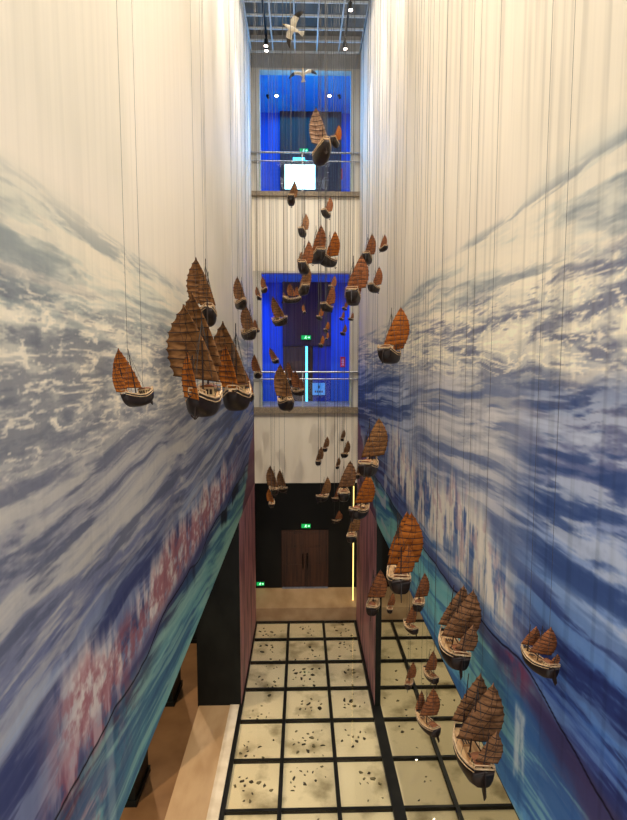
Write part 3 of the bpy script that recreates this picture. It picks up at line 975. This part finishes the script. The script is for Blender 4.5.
# ------------------------------------------------------------------ ceiling grid, tracks and spotlights
struct(bx('ceiling', XL - 1.2, XR + 0.2, 0.8, YF + 0.25, ZC + 0.55, ZC + 0.65, M['plenum']))
g = MB()
yy = YF - 0.03
while yy > 0.9:
    g.box(XL, XR, yy - 0.022, yy + 0.022, ZC - 0.03, ZC + 0.03)
    yy -= 0.60
xx = XL + 0.03
k = 0
while xx < XR:
    g.box(xx - 0.022, xx + 0.022, 0.85, YF, ZC - 0.028, ZC + 0.032)
    xx += 0.735
g.box(XR - 0.05, XR - 0.005, 0.85, YF, ZC - 0.028, ZC + 0.032)
struct(g.build('ceiling_grid', M['grid']))


def track(px, py, label):
    d = ray(px, py)
    p = EYEP + d * ((ZC - 0.1 - EYE) / d[2])
    m = MB()
    m.box(-0.03, 0.03, 1.5, YF - 0.35, -0.03, 0.03)
    o = m.build('lighting_track', M['track'])
    o.location = (p[0], 0, ZC - 0.065)
    tag(o, label, 'lighting track', 'lighting tracks')
    return float(p[0])


tx = [track(266.5, 40, 'black lighting track along the left side of the ceiling grid'),
      track(345, 40, 'black lighting track along the right side of the ceiling grid')]


def spotlight(x, y, aim, energy, size, label, blend=0.6):
    t = empty('track_spotlight', (x, y, ZC - 0.097))
    tag(t, label, 'spotlight', 'track spotlights under the ceiling')
    a = Vector(aim).normalized()
    m = MB()
    m.box(-0.025, 0.025, -0.06, 0.06, -0.05, 0)
    m.tube((0, 0, -0.05), (0, 0, -0.16), 0.015)
    m.build('adapter', M['track'], t)
    c = Vector((0, 0, -0.20))
    m = MB()
    m.tube(c - a * 0.09, c + a * 0.10, 0.062, 0.07, n=14)
    m.build('lamp_body', M['track'], t)
    m = MB()
    m.tube(c + a * 0.10, c + a * 0.108, 0.058, n=14)
    m.build('lens', M['lens'], t)
    l = light('spot_beam', 'SPOT', (0, 0, 0), energy, WARM, a, spot_size=size, spot_blend=blend, shadow_soft_size=0.06)
    l.location = c + a * 0.13
    l.parent = t
    return t


SPOTLAB = {(0, 17.45): 'track spotlight at the far end of the left ceiling track',
           (0, 17.2): 'second track spotlight close behind the far one on the left track',
           (1, 17.3): 'track spotlight at the far end of the right ceiling track',
           (1, 15.5): 'nearer track spotlight at the top edge on the right track'}
for side in (0, 1):
    wx = (XL, XR)[side]
    for y in ((17.45, 17.2, 14.2, 11.6, 9.2, 6.8, 4.4, 2.4), (17.3, 15.5, 13.0, 11.05, 8.4, 6.2, 4.2, 2.4))[side]:
        lab = SPOTLAB.get((side, y), 'track spotlight on the nearer stretch of the %s ceiling track' % ('left', 'right')[side])
        aim = (wx - tx[side], 0.05, -10.0) if y > 8 else ((XL + XR) / 2 - tx[side] + (wx - tx[side]) * 1.2, 0.3, -9.0)
        en = 240 if y > 16.5 else (950 if y > 8 else 620)
        spotlight(tx[side], y, aim, en, R(30) if y > 8 else R(70), lab)

# ------------------------------------------------------------------ model junks
# local frame of a junk: bow +x, port +y, keel at z = 0, hull one unit long

def hull_sections():
    T = np.linspace(-0.5, 0.5, 15)
    beam = np.interp(T, [-0.5, -0.3, 0, 0.25, 0.42, 0.5], [0.15, 0.185, 0.20, 0.17, 0.105, 0.065])
    keel = np.interp(T, [-0.5, -0.35, -0.1, 0.2, 0.38, 0.5], [0.04, -0.03, -0.06, -0.045, 0.03, 0.15])
    shr = np.interp(T, [-0.5, -0.35, -0.1, 0.15, 0.35, 0.5], [0.315, 0.26, 0.195, 0.195, 0.235, 0.29])
    return T, beam, keel, shr


HT, HB, HK, HS = hull_sections()


def hbeam(x):
    return float(np.interp(x, HT, HB))


def hsheer(x):
    return float(np.interp(x, HT, HS))


def hull_mesh():
    m = MB()
    rings = []
    for t, b, k, s in zip(HT, HB, HK, HS):
        r_ = []
        for a in np.linspace(0, PI, 13):
            y = b * math.copysign(abs(math.cos(a)) ** 0.55, math.cos(a))
            z = s - (s - k) * math.sin(a) ** 0.75
            r_.append((t, y, z))
        # bulwark thickness and sunk deck line
        r_.append((t, -b * 0.90, s))
        r_.append((t, -b * 0.90, s - 0.035))
        r_.append((t, b * 0.90, s - 0.035))
        r_.append((t, b * 0.90, s))
        rings.append(r_)
    m.rings(rings)
    return m


def rail_mesh():
    m = MB()
    for off, th, dz in ((1.0, 0.010, 0.006), (1.02, 0.005, -0.045)):
        for s in (-1, 1):
            rings = []
            for t, b, k, h in zip(HT, HB, HK, HS):
                y = s * b * off
                z = h + dz
                y_in = y - s * th * 1.6
                q = [(t, y_in, z - th), (t, y + s * 0.006, z - th), (t, y + s * 0.006, z + th), (t, y_in, z + th)]
                rings.append(q if s > 0 else q[::-1])
            m.rings(rings, smooth=False)
    # stanchions of the stern and bow rail
    for s in (-1, 1):
        for x in (-0.49, -0.43, -0.37, 0.36, 0.43, 0.49):
            b, h = hbeam(x) * 0.95, hsheer(x)
            m.box(x - 0.005, x + 0.005, s * b - 0.005, s * b + 0.005, h, h + 0.055)
        for x0, x1 in ((-0.495, -0.365), (0.355, 0.495)):
            p = (x0, s * hbeam(x0) * 0.95, hsheer(x0) + 0.055)
            q = (x1, s * hbeam(x1) * 0.95, hsheer(x1) + 0.055)
            m.tube(p, q, 0.006, n=5)
    for x in (-0.495, 0.495):
        m.box(x - 0.005, x + 0.005, -hbeam(x) * 0.95, hbeam(x) * 0.95, hsheer(x) + 0.049, hsheer(x) + 0.061)
        m.box(x - 0.005, x + 0.005, -hbeam(x), hbeam(x), hsheer(x) - 0.01, hsheer(x) + 0.012)
    return m


def deck_mesh():
    m = MB()
    rings = []
    for t, b, h in zip(HT[1:-1], HB[1:-1], HS[1:-1]):
        z = h - 0.034
        rings.append([(t, -b * 0.885, z), (t, b * 0.885, z), (t, b * 0.885, z + 0.008), (t, -b * 0.885, z + 0.008)])
    m.rings(rings, smooth=False)
    return m


SAIL_ANG = R(72)


def sail_mesh(W, H, fan=0.16, belly=0.05, nb=8, ang=SAIL_ANG):
    """straight edge to port, rounded edge to starboard; foot at z = 0, mast at the origin"""
    m = MB()
    ux = np.array([-math.cos(ang), -math.sin(ang), 0.0])
    nn = np.array([-math.sin(ang), math.cos(ang), 0.0])
    rows = nb * 3 + 1
    cols = 9
    P = np.zeros((rows, cols, 3))
    Q = np.zeros((rows, cols, 3))
    for i in range(rows):
        v = i / (rows - 1)
        a = -0.30 + 0.62 * v ** 1.1 - 0.03 * math.sin(PI * v)
        b = 0.46 + 0.22 * math.sin(PI * min(1, 0.10 + 0.78 * v)) - 0.22 * v ** 2.6
        fr = (v * nb) % 1.0
        sc_ = 0.022 * math.sin(PI * fr)
        b -= sc_
        a += sc_ * 0.5
        for j in range(cols):
            s = j / (cols - 1)
            u = a + (b - a) * s
            z = v + fan * (u + 0.15) * (0.55 - v) * 1.0
            bel = belly * math.sin(PI * s) * (0.4 + 0.6 * math.sin(PI * v)) + 0.012 * math.sin(PI * fr)
            p = ux * u * W + np.array([0, 0, z * H]) + nn * bel * W * 2
            P[i, j] = p + nn * 0.004
            Q[i, j] = p - nn * 0.004
    idx = lambda i, j: i * cols + j
    n = rows * cols
    V = list(P.reshape(-1, 3)) + list(Q.reshape(-1, 3))
    F = []
    for i in range(rows - 1):
        for j in range(cols - 1):
            F.append((idx(i, j), idx(i, j + 1), idx(i + 1, j + 1), idx(i + 1, j)))
            F.append((n + idx(i, j), n + idx(i + 1, j), n + idx(i + 1, j + 1), n + idx(i, j + 1)))
    for i in range(rows - 1):
        F.append((idx(i, 0), idx(i + 1, 0), n + idx(i + 1, 0), n + idx(i, 0)))
        F.append((idx(i, cols - 1), n + idx(i, cols - 1), n + idx(i + 1, cols - 1), idx(i + 1, cols - 1)))
    for j in range(cols - 1):
        F.append((idx(0, j), n + idx(0, j), n + idx(0, j + 1), idx(0, j + 1)))
        F.append((idx(rows - 1, j), idx(rows - 1, j + 1), n + idx(rows - 1, j + 1), n + idx(rows - 1, j)))
    m.add(V, F, 0, True)
    # battens, and two seams crossing them, as pattern of the sail
    for k in range(nb + 1):
        i = k * 3
        for j in range(cols - 1):
            for S_, sg in ((P, 1), (Q, -1)):
                c = (S_[i, j] + S_[i, j + 1]) / 2 + nn * sg * 0.004
                d = (S_[i, j + 1] - S_[i, j]) / 2
                m.obox(c, d * 1.05, nn * 0.004, np.array([0, 0, 0.0055]), 1)
    for j0, j1 in ((1, 5), (3, 7), (6, 3)):
        for i in range(1, rows - 1):
            ja, jb = j0 + (j1 - j0) * i / (rows - 1), j0 + (j1 - j0) * (i + 1) / (rows - 1)
            pa = P[i, int(ja)] + (P[i, min(int(ja) + 1, cols - 1)] - P[i, int(ja)]) * (ja % 1)
            pb_ = P[i + 1, int(jb)] + (P[i + 1, min(int(jb) + 1, cols - 1)] - P[i + 1, int(jb)]) * (jb % 1)
            for sg in (0.003, -0.011):
                d = (pb_ - pa) / 2
                m.obox((pa + pb_) / 2 + nn * sg, d, nn * 0.002, ux * 0.0025, 1)
    return m


SHIPS = []


def junk_proto(kind, cloth, cloth2, ang):
    root = empty('junk_model')
    parts = []

    def part(m, name, mt, loc=None, rot=None, parent=None):
        o = m.build(name, mt, parent or root)
        if loc is not None:
            o.location = loc
        if rot is not None:
            o.rotation_euler = rot
        parts.append(o)
        return o
    part(hull_mesh(), 'hull', M['hull'])
    part(rail_mesh(), 'gunwale', M['gunwale'])
    part(deck_mesh(), 'deck', M['deck'])
    # stern cabin
    z = hsheer(-0.33) - 0.03
    m = MB()
    m.box(-0.445, -0.25, -0.095, 0.095, z - 0.05, z + 0.10)
    for k in range(3):
        m.box(-0.252, -0.246, -0.07 + k * 0.05, -0.035 + k * 0.05, z + 0.0, z + 0.07, 1)
    for s in (-1, 1):
        for k in range(3):
            m.box(-0.43 + k * 0.06, -0.395 + k * 0.06, s * 0.095 - 0.003, s * 0.095 + 0.003, z + 0.03, z + 0.075, 1)
    cb = part(m, 'cabin', [M['cabin'], M['mast']])
    m = MB()
    rr = []
    for x in (-0.47, -0.225):
        rr.append([(x, -0.11, z + 0.10), (x, -0.06, z + 0.128), (x, 0, z + 0.138), (x, 0.06, z + 0.128), (x, 0.11, z + 0.10), (x, 0.0, z + 0.099)])
    m.rings(rr, smooth=False)
    part(m, 'cabin_roof', M['cabin_roof'], parent=cb)
    for x0, x1, hw, hz in ((-0.16, -0.05, 0.075, 0.035), (0.12, 0.24, 0.06, 0.03)):
        m = MB()
        zz = hsheer((x0 + x1) / 2) - 0.03
        m.box(x0, x1, -hw, hw, zz, zz + hz)
        for k in range(3):
            y = -hw + (k + 0.5) * hw * 2 / 3
            m.box(x0 + 0.01, x1 - 0.01, y - hw * 0.22, y + hw * 0.22, zz + hz, zz + hz + 0.006, 1)
        part(m, 'hatch', [M['deck'], M['mast']])
    # rudder under the stern
    m = MB()
    o0, o1 = [(-0.50, -0.006, 0.30), (-0.50, -0.006, 0.02), (-0.60, -0.006, -0.06), (-0.635, -0.006, 0.02), (-0.56, -0.006, 0.20)], None
    o1 = [(x, -y, zz) for x, y, zz in o0]
    m.rings([o0, o1], smooth=False)
    part(m, 'rudder', M['hull'])
    if kind in ('b', 'one'):
        m = MB()
        m.tube((0.44, 0, 0.14), (0.46, 0, -0.045), 0.011, n=6)
        m.tube((0.46, 0, -0.045), (0.46, 0.05, 0.005), 0.010, n=6)
        m.tube((0.46, 0, -0.045), (0.46, -0.05, 0.005), 0.010, n=6)
        m.tube((0.445, -0.05, 0.12), (0.445, 0.05, 0.12), 0.008, n=6)
        part(m, 'anchor', M['mast'])
    # masts with their sails: (x, mast height, sail foot, W, H, cloth, rake)
    if kind == 'a':
        rig = [(0.00, 1.26, 0.34, 0.66, 0.98, cloth, 0.02), (0.32, 1.16, 0.38, 0.54, 0.86, cloth, 0.06), (-0.45, 0.84, 0.38, 0.36, 0.50, cloth, -0.03)]
    elif kind == 'b':
        rig = [(0.00, 1.30, 0.42, 0.80, 1.02, cloth, 0.02), (-0.30, 1.52, 0.62, 0.70, 1.02, cloth, -0.05), (0.44, 0.74, 0.20, 0.24, 0.60, cloth2, 0.10)]
    elif kind == 'c':
        rig = [(0.00, 1.24, 0.36, 0.64, 0.94, cloth, 0.02), (0.38, 0.92, 0.28, 0.32, 0.66, cloth2, 0.08)]
    elif kind == 'd':
        rig = [(0.00, 0.98, 0.32, 0.58, 0.70, cloth, 0.03), (0.34, 0.84, 0.34, 0.42, 0.50, cloth, 0.05), (-0.45, 0.56, 0.36, 0.20, 0.24, cloth, -0.03)]
    else:
        rig = [(0.06, 1.18, 0.30, 0.54, 0.94, cloth, 0.03)]
    for x, mh, foot, W, H, cl, rk in rig:
        m = MB()
        zz = hsheer(x) - 0.05
        m.tube((0, 0, zz), (rk, 0, mh), 0.014, 0.007, n=8)
        m.tube((rk * (foot + 0.1), 0, zz + 0.0), (0, 0, zz + 0.05), 0.020, 0.018, n=8)
        ms = part(m, 'mast', M['mast'], (x, 0, 0))
        sm_ = sail_mesh(W, H, nb=8 if H > 0.5 else 5, ang=ang)
        part(sm_, 'sail', [M[cl], M['batten']], (0.03 + rk * 0.5, 0, foot), parent=ms)
    # rigging lines
    m = MB()
    x, mh = rig[0][0], rig[0][1]
    for s in (-1, 1):
        m.tube((x, 0, mh * 0.9), (x - 0.12, s * hbeam(x - 0.12), hsheer(x - 0.12)), 0.0035, n=4)
        m.tube((x, 0, mh * 0.9), (x + 0.10, s * hbeam(x + 0.10), hsheer(x + 0.10)), 0.0035, n=4)
    m.tube((x, 0, mh * 0.95), (0.49, 0, hsheer(0.49)), 0.0035, n=4)
    part(m, 'rigging', M['wire'])
    pts = []
    for o in parts:
        mw = Matrix.Identity(4)
        q = o
        chain = []
        while q is not root:
            chain.append(q)
            q = q.parent
        for q in chain[::-1]:
            mw = mw @ Matrix.Translation(q.location)
        pts += [tuple(mw @ v.co) for v in o.data.vertices]
    P = np.array(pts)
    return root, P


PROTO, USED = {}, set()


def copy_tree(o, parent=None):
    c = o.copy()
    C.objects.link(c)
    c.parent = parent
    for ch in list(o.children):
        copy_tree(ch, c)
    return c


def ship(kind, cloth, px, top, bot, Y, yaw_deg, label, cloth2=None, roll=0.0, pitch_=0.0, wires=2, trim=-10):
    face = (180 - yaw_deg) if yaw_deg > 0 else -yaw_deg        # swings the sails across the wind
    ang = min(165, max(45, round((face + trim) / 15) * 15))
    key = (kind, cloth, cloth2, ang)
    if key not in PROTO:
        PROTO[key] = junk_proto(kind, cloth, cloth2 or cloth, R(ang))
    proto, P = PROTO[key]
    if key in USED:
        root = copy_tree(proto_root[key])
        for ch in list(root.children):
            if ch.name.startswith('hanging_wire'):
                bpy.data.objects.remove(ch)
    else:
        root = proto
        USED.add(key)
        proto_root[key] = root
    from mathutils import Euler
    rot = Euler((R(roll), R(pitch_), R(yaw_deg)), 'XYZ')
    Rm = np.array(rot.to_matrix())
    Q = P @ Rm.T
    pos = at(px, (top + bot) / 2, Y)
    k = (bot - top) * Y / FPX / 1.2
    for _ in range(12):
        uv = project(Q * k + pos)
        mn, mx_ = uv.min(0), uv.max(0)
        k *= (bot - top) / (mx_[1] - mn[1])
        uv = project(Q * k + pos)
        mn, mx_ = uv.min(0), uv.max(0)
        pos = pos + Rv * (px - (mn[0] + mx_[0]) / 2) * Y / FPX - np.array([0, 0, 1.0]) * ((top + bot) / 2 - (mn[1] + mx_[1]) / 2) * Y / FPX
    W_ = Q * k + pos
    SHIPS.append((label, W_.min(0), W_.max(0), k, Y))
    root.location = pos
    root.rotation_euler = rot
    root.scale = (k, k, k)
    tag(root, label, 'model ship', 'model junks hanging in the atrium')
    # wires up to the ceiling grid
    rw = max(0.0014, 0.00024 * Y)
    inv = np.linalg.inv(Rm)
    spots_ = [(-0.30, 0.0), (0.30, 0.0)] if wires == 2 else [(-0.30, 0.11), (-0.30, -0.11), (0.30, 0.09), (0.30, -0.09)]
    for x, y in spots_:
        a = np.array([x, y, hsheer(x) - 0.03 + (0.1 if x < 0 and y == 0 else 0)])
        wa = Rm @ a * k + pos
        wb = np.array([wa[0], wa[1], ZC - 0.02])
        if any(W_[:, 0].min() - 0.05 < t_ < W_[:, 0].max() + 0.05 for t_ in tx):
            wb[2] = ZC - 0.097
        b = inv @ ((wb - pos) / k)
        m = MB()
        m.tube(a, b, rw / k, n=5)
        m.build('hanging_wire', M['wire'], root)
    return root


proto_root = {}
N = ship
# --- left fleet, bows towards the viewer
N('b', 'sail_brown', 194, 292, 420, 6.23, -92, 'largest brown-sailed junk by the left wall with cream cabin and small orange foresail', 'sail_orange_backlit')
N('c', 'sail_brown', 201.5, 257, 329, 7.19, -74, 'brown-sailed junk hanging just above and behind the largest left junk')
N('c', 'sail_brown', 230.5, 321, 411, 8.18, -90, 'brown-sailed junk with tall orange foresail, second in size by the left wall', 'sail_orange_backlit')
N('one', 'sail_orange_backlit', 248, 371, 402, 9.6, -75, 'small orange-sailed junk half hidden behind the junk with tall orange foresail')
N('c', 'sail_orange_backlit', 133, 348, 407, 4.1, -104, 'small orange-sailed junk with dark anchor, alone in front of the left mural', 'sail_orange_backlit', trim=48, roll=9)
N('one', 'sail_dark', 240, 276, 311, 10.4, -70, 'dark-sailed junk hanging highest beside the left edge of the far wall')
N('one', 'sail_dark', 248.5, 303, 341, 11.2, -65, 'dark-sailed junk directly below the highest one at the left wall edge')
N('one', 'sail_rust', 256.5, 319, 333, 13.6, -100, 'tiny rust-sailed junk against the left jamb below the middle opening top')
N('one', 'sail_rust', 264, 276, 294, 13.5, -70, 'small rust-sailed junk at the upper left corner of the middle opening')
N('one', 'sail_rust', 258.5, 286, 301, 14.4, -100, 'tiny junk with dark hull left of the rust-sailed one at the opening corner')
N('one', 'sail_brown', 279.5, 296, 327, 9.91, -60, 'brown-sailed junk against the blue wall in the left half of middle opening', roll=14)
N('one', 'sail_rust', 256.5, 354, 379, 13, -85, 'small rust-sailed junk just above the railing end at the left jamb')
N('one', 'sail_rust', 274, 347, 364, 15.4, -70, 'tiny tilted rust-sailed junk on blue wall above the middle railing', roll=18)
N('one', 'sail_brown', 284, 363, 412, 9.23, -78, 'brown-sailed junk crossing the middle railing, its dark hull over the slab edge')
N('one', 'sail_rust', 290.5, 361, 386, 12.2, -95, 'small rust-sailed junk behind the brown one that crosses the middle railing')
N('c', 'sail_rust', 298, 370, 396, 10.85, -60, 'small two-sailed rust junk right of the brown one crossing the middle railing', 'sail_rust')
N('d', 'sail_rust', 291.5, 283, 304, 13.24, -20, 'long-hulled rust junk seen broadside against the purple brown panelling', None)
N('one', 'sail_rust', 304, 304, 315, 15.8, -90, 'tiny rust-sailed junk against the middle of the purple panelling')
# --- middle of the hall
N('one', 'sail_rust', 305.5, 240, 276, 8.41, 80, 'rust-sailed junk in front of cream band, its hull at the opening head')
N('one', 'sail_dark', 305, 264, 297, 9.93, 100, 'dark junk below the rust-sailed one at the head of the middle opening')
N('one', 'sail_dark', 300, 251, 265, 12.18, 80, 'tiny dark junk left of the rust-sailed junk on the cream band')
N('one', 'sail_rust', 327, 196, 220, 12.4, 65, 'small junk highest on the cream band, just under the top opening')
N('one', 'sail_dark', 303.5, 213, 239, 12.6, 78, 'dusky-sailed junk at the left of the cream band below bright screen')
N('one', 'sail_rust', 318, 224, 266, 10.78, 105, 'tall narrow rust-sailed junk in the middle of the cream band')
N('one', 'sail_orange_backlit', 328.5, 230, 269, 11.6, 55, 'orange-sailed junk right of the tall narrow one on the cream band')
N('one', 'sail_rust', 332.5, 275, 292, 14.18, 70, 'small rust-sailed junk at the head of middle opening above another')
N('one', 'sail_rust', 328, 285, 313, 9.74, 62, 'rust-sailed junk on the dark panelling edge in the middle opening')
N('one', 'sail_orange_backlit', 320, 306, 321, 15.99, 70, 'small orange-sailed junk on the purple panelling, right part')
N('one', 'sail_orange_backlit', 326.5, 321, 333, 15.2, 70, 'topmost of three tiny orange-sailed junks beside the green exit sign')
N('one', 'sail_orange_backlit', 327, 332, 341, 16, 80, 'middle of three tiny orange-sailed junks beside the green exit sign')
N('one', 'sail_orange_backlit', 321.5, 335, 348, 15.6, 75, 'lowest of three tiny orange-sailed junks beside the green exit sign')
N('one', 'sail_rust', 345, 300, 311, 15.8, 60, 'topmost tiny rust-sailed junk on the right blue wall of the middle opening')
N('one', 'sail_rust', 342, 311, 321, 16.3, 60, 'second tiny rust-sailed junk down the right blue wall of the middle opening')
N('one', 'sail_rust', 343.5, 324, 336, 16.7, 60, 'lowest tiny rust-sailed junk on the right blue wall of the middle opening')
N('one', 'sail_rust', 351, 312, 321, 15.3, 45, 'tiny rust-sailed junk on the right jamb of the middle opening')
# --- right fleet, sterns towards the viewer
N('c', 'sail_rust', 357, 254, 306, 8.66, 80, 'rust-sailed junk over the upper right corner of the middle opening', 'sail_rust')
N('one', 'sail_dark', 350.5, 272, 297, 11.2, 95, 'dark-hulled junk left of the rust one at the opening corner')
N('one', 'sail_rust', 369, 233, 266, 10.45, 75, 'rust-sailed junk on the cream wall edge, upper one of a close pair', )
N('one', 'sail_rust', 363, 253, 277, 11.58, 85, 'rust-sailed junk on the cream wall edge, lower one of a close pair')
N('one', 'sail_rust', 383.5, 234, 253, 8.6, 110, 'small dark-hulled junk hanging highest on the right mural')
N('one', 'sail_rust', 375, 266, 294, 9.2, 58, 'rust-sailed junk with curved dark hull on the pale right mural')
N('c', 'sail_orange_backlit', 393.5, 306, 364, 8.07, 62, 'orange-sailed junk with dark hull in front of the waves of the right mural', 'sail_orange_backlit')
N('c', 'sail_brown', 373, 417, 481, 7.1, 72, 'brown-sailed junk by the blue right mural below the middle opening', 'sail_brown')
N('c', 'sail_orange_backlit', 362, 473, 523, 7.72, 60, 'golden orange-sailed junk before the dark entrance, beside the wine-red pier', 'sail_orange_backlit')
N('c', 'sail_dark', 347, 460, 505, 10.25, 85, 'dark brown-sailed junk left of the golden orange-sailed one', 'sail_dark')
N('one', 'sail_brown', 353.5, 510, 546, 9.56, 80, 'brown junk hanging right below the golden orange-sailed one')
N('one', 'sail_dark', 359, 461, 480, 12, 75, 'small dark junk just above the golden orange sail')
N('one', 'sail_brown', 323.5, 476, 504, 10.18, 60, 'brown junk at the lower edge of the cream wall, above the double door')
N('one', 'sail_rust', 336, 486, 503, 13.21, 60, 'small rust-sailed junk on the dark wall above the exit sign, right side')
N('c', 'sail_rust', 337, 510, 524, 14.58, 30, 'tiny two-sailed junk hanging low before the dark entrance wall')
N('one', 'sail_dark', 319.5, 446, 467, 13.2, 85, 'dark-hulled junk on the lower cream wall, leftmost of five there')
N('one', 'sail_dark', 326, 436, 453, 14.6, 85, 'slim dark-sailed junk on the lower cream wall, second of five there')
N('one', 'sail_dark', 343, 429, 442, 14.3, 85, 'tiny dark-sailed junk highest on the lower cream wall')
N('one', 'sail_dark', 345.5, 440, 459, 13.6, 65, 'dark-sailed junk directly under the highest one on the lower cream wall')
N('one', 'sail_dark', 338, 457, 470, 15.2, 85, 'tiny dark-sailed junk lowest on the lower cream wall')
N('one', 'sail_dark', 272.5, 465, 497, 12.4, -80, 'dark-sailed junk at the left end of the lower cream wall')
N('one', 'sail_dark', 281.5, 469, 494, 13.66, -60, 'dark-sailed junk close right of the one at the left end of the lower wall')
N('one', 'sail_orange_backlit', 270.5, 488, 509, 11.2, -90, 'small orange-sailed junk hanging in front of the dark wall, left side')
N('a', 'sail_orange_backlit', 405, 510, 603, 6.01, 84, 'large orange-sailed junk with black stern in front of the right mural')
N('c', 'sail_rust', 376.5, 569, 621, 9.8, 75, 'rust-sailed junk in front of the wine-red right pier', 'sail_rust')
N('one', 'sail_rust', 391, 592, 616, 10.01, 80, 'small rust junk between the pier junk and the large orange-sailed junk')
N('one', 'sail_rust', 421, 572, 616, 6.62, 70, 'rust-sailed junk with dark hull right behind the large orange-sailed junk')
N('one', 'sail_rust', 411, 604, 638, 7.5, 108, 'rust-sailed junk above the glass floor, below the large orange one')
N('a', 'sail_dark', 460, 584, 680, 5.35, 91, 'dark brown-sailed junk with pale deck before the turquoise right mural', roll=8)
N('one', 'sail_rust', 431, 650, 688, 6.91, 105, 'rust-sailed junk above the glass floor, right one of a pair')
N('one', 'sail_rust', 410.5, 661, 693, 8.4, 70, 'rust-sailed junk above the glass floor, left one of a pair')
N('c', 'sail_rust', 428, 687, 743, 5.23, 112, 'rust-sailed junk lowest over the glass floor, beside the largest right junk', 'sail_rust')
N('a', 'sail_dark', 478, 672, 801, 4.6, 93, 'largest dark brown-sailed junk at the lower right with pale deck and long rudder', roll=6)
N('d', 'sail_rust', 540.5, 624, 686, 3.75, 106, 'three-sailed rust junk with long pale deck, alone on the blue right mural', roll=10)
# --- top
N('one', 'sail_pale', 320, 106, 171, 9, -80, 'large junk seen from below in front of the top opening, right of screen', )
N('one', 'sail_orange_backlit', 336, 124, 150, 10.8, 70, 'small orange-sailed junk behind the large one at the top opening')
N('one', 'sail_dark', 292.5, 180, 208, 10.44, 90, 'small dark-sailed junk hanging before the lower left corner of the bright screen')

# ------------------------------------------------------------------ seagulls

def gull(px, py, Y, span, rot, label):
    t = empty('seagull', at(px, py, Y))
    t.rotation_euler = rot
    tag(t, label, 'seagull', 'seagulls hanging under the ceiling')
    k = span / 2
    m = MB()
    rr = []
    for x, r_, z in ((-0.42, 0.015, 0.02), (-0.34, 0.05, 0.01), (-0.15, 0.105, 0), (0.08, 0.125, -0.01), (0.26, 0.10, 0.0), (0.36, 0.075, 0.02), (0.44, 0.072, 0.035), (0.50, 0.05, 0.035), (0.535, 0.02, 0.03)):
        rr.append([(x * k, r_ * k * math.cos(a), z * k + r_ * k * math.sin(a)) for a in np.linspace(0, 2 * PI, 13)[:-1]])
    m.rings(rr)
    m.build('body', M['gull_white'], t)
    m = MB()
    m.tube((0.52 * k, 0, 0.03 * k), (0.66 * k, 0, 0.0), 0.03 * k, 0.008 * k, n=8)
    m.build('beak', M['gull_yellow'], t)
    m = MB()
    a = [(-0.36, -0.05), (-0.66, -0.16), (-0.70, 0.0), (-0.66, 0.16), (-0.36, 0.05)]
    m.rings([[(x * k, y * k, 0.0) for x, y in a], [(x * k, y * k, 0.022 * k) for x, y in a]], smooth=False)
    m.build('tail', M['gull_white'], t)
    for s in (-1, 1):
        m = MB()
        sec = [(0.08, 0.22, -0.14, 0.03, 0.03), (0.35, 0.27, -0.12, 0.13, 0.03), (0.60, 0.20, -0.16, 0.17, 0.022), (0.85, 0.04, -0.24, 0.12, 0.014), (1.0, -0.17, -0.27, 0.05, 0.006)]
        rr = []
        for y, xf, xb, z, th in sec:
            q = [(xf, z), ((xf + xb) / 2, z + th), (xb, z), ((xf + xb) / 2, z - th)]
            ring = [(a_ * k, s * y * k, b_ * k) for a_, b_ in q]
            rr.append(ring if s > 0 else ring[::-1])
        m.rings(rr)
        n0 = len(m.f)
        for fi, f in enumerate(m.f):
            if min(abs(m.v[i][1]) for i in f) > 0.58 * k:
                m.m[fi] = 1
        m.build('wing', [M['gull_white'], M['gull_dark']], t)
    # hanging wire
    wv = t.rotation_euler.to_matrix().inverted() @ Vector((0, 0, ZC - 0.02 - t.location.z))
    m = MB()
    m.tube((0, 0, 0.1 * k), wv, 0.004, n=5)
    m.build('hanging_wire', M['wire'], t)


gull(293, 29, 11.5, 0.72, (R(38), R(-12), R(200)), 'white seagull with yellow beak and dark wing tips under the ceiling grid')
gull(303, 75, 14.0, 0.75, (R(8), R(-10), R(-92)), 'seagull with spread wings at the head of the top opening')
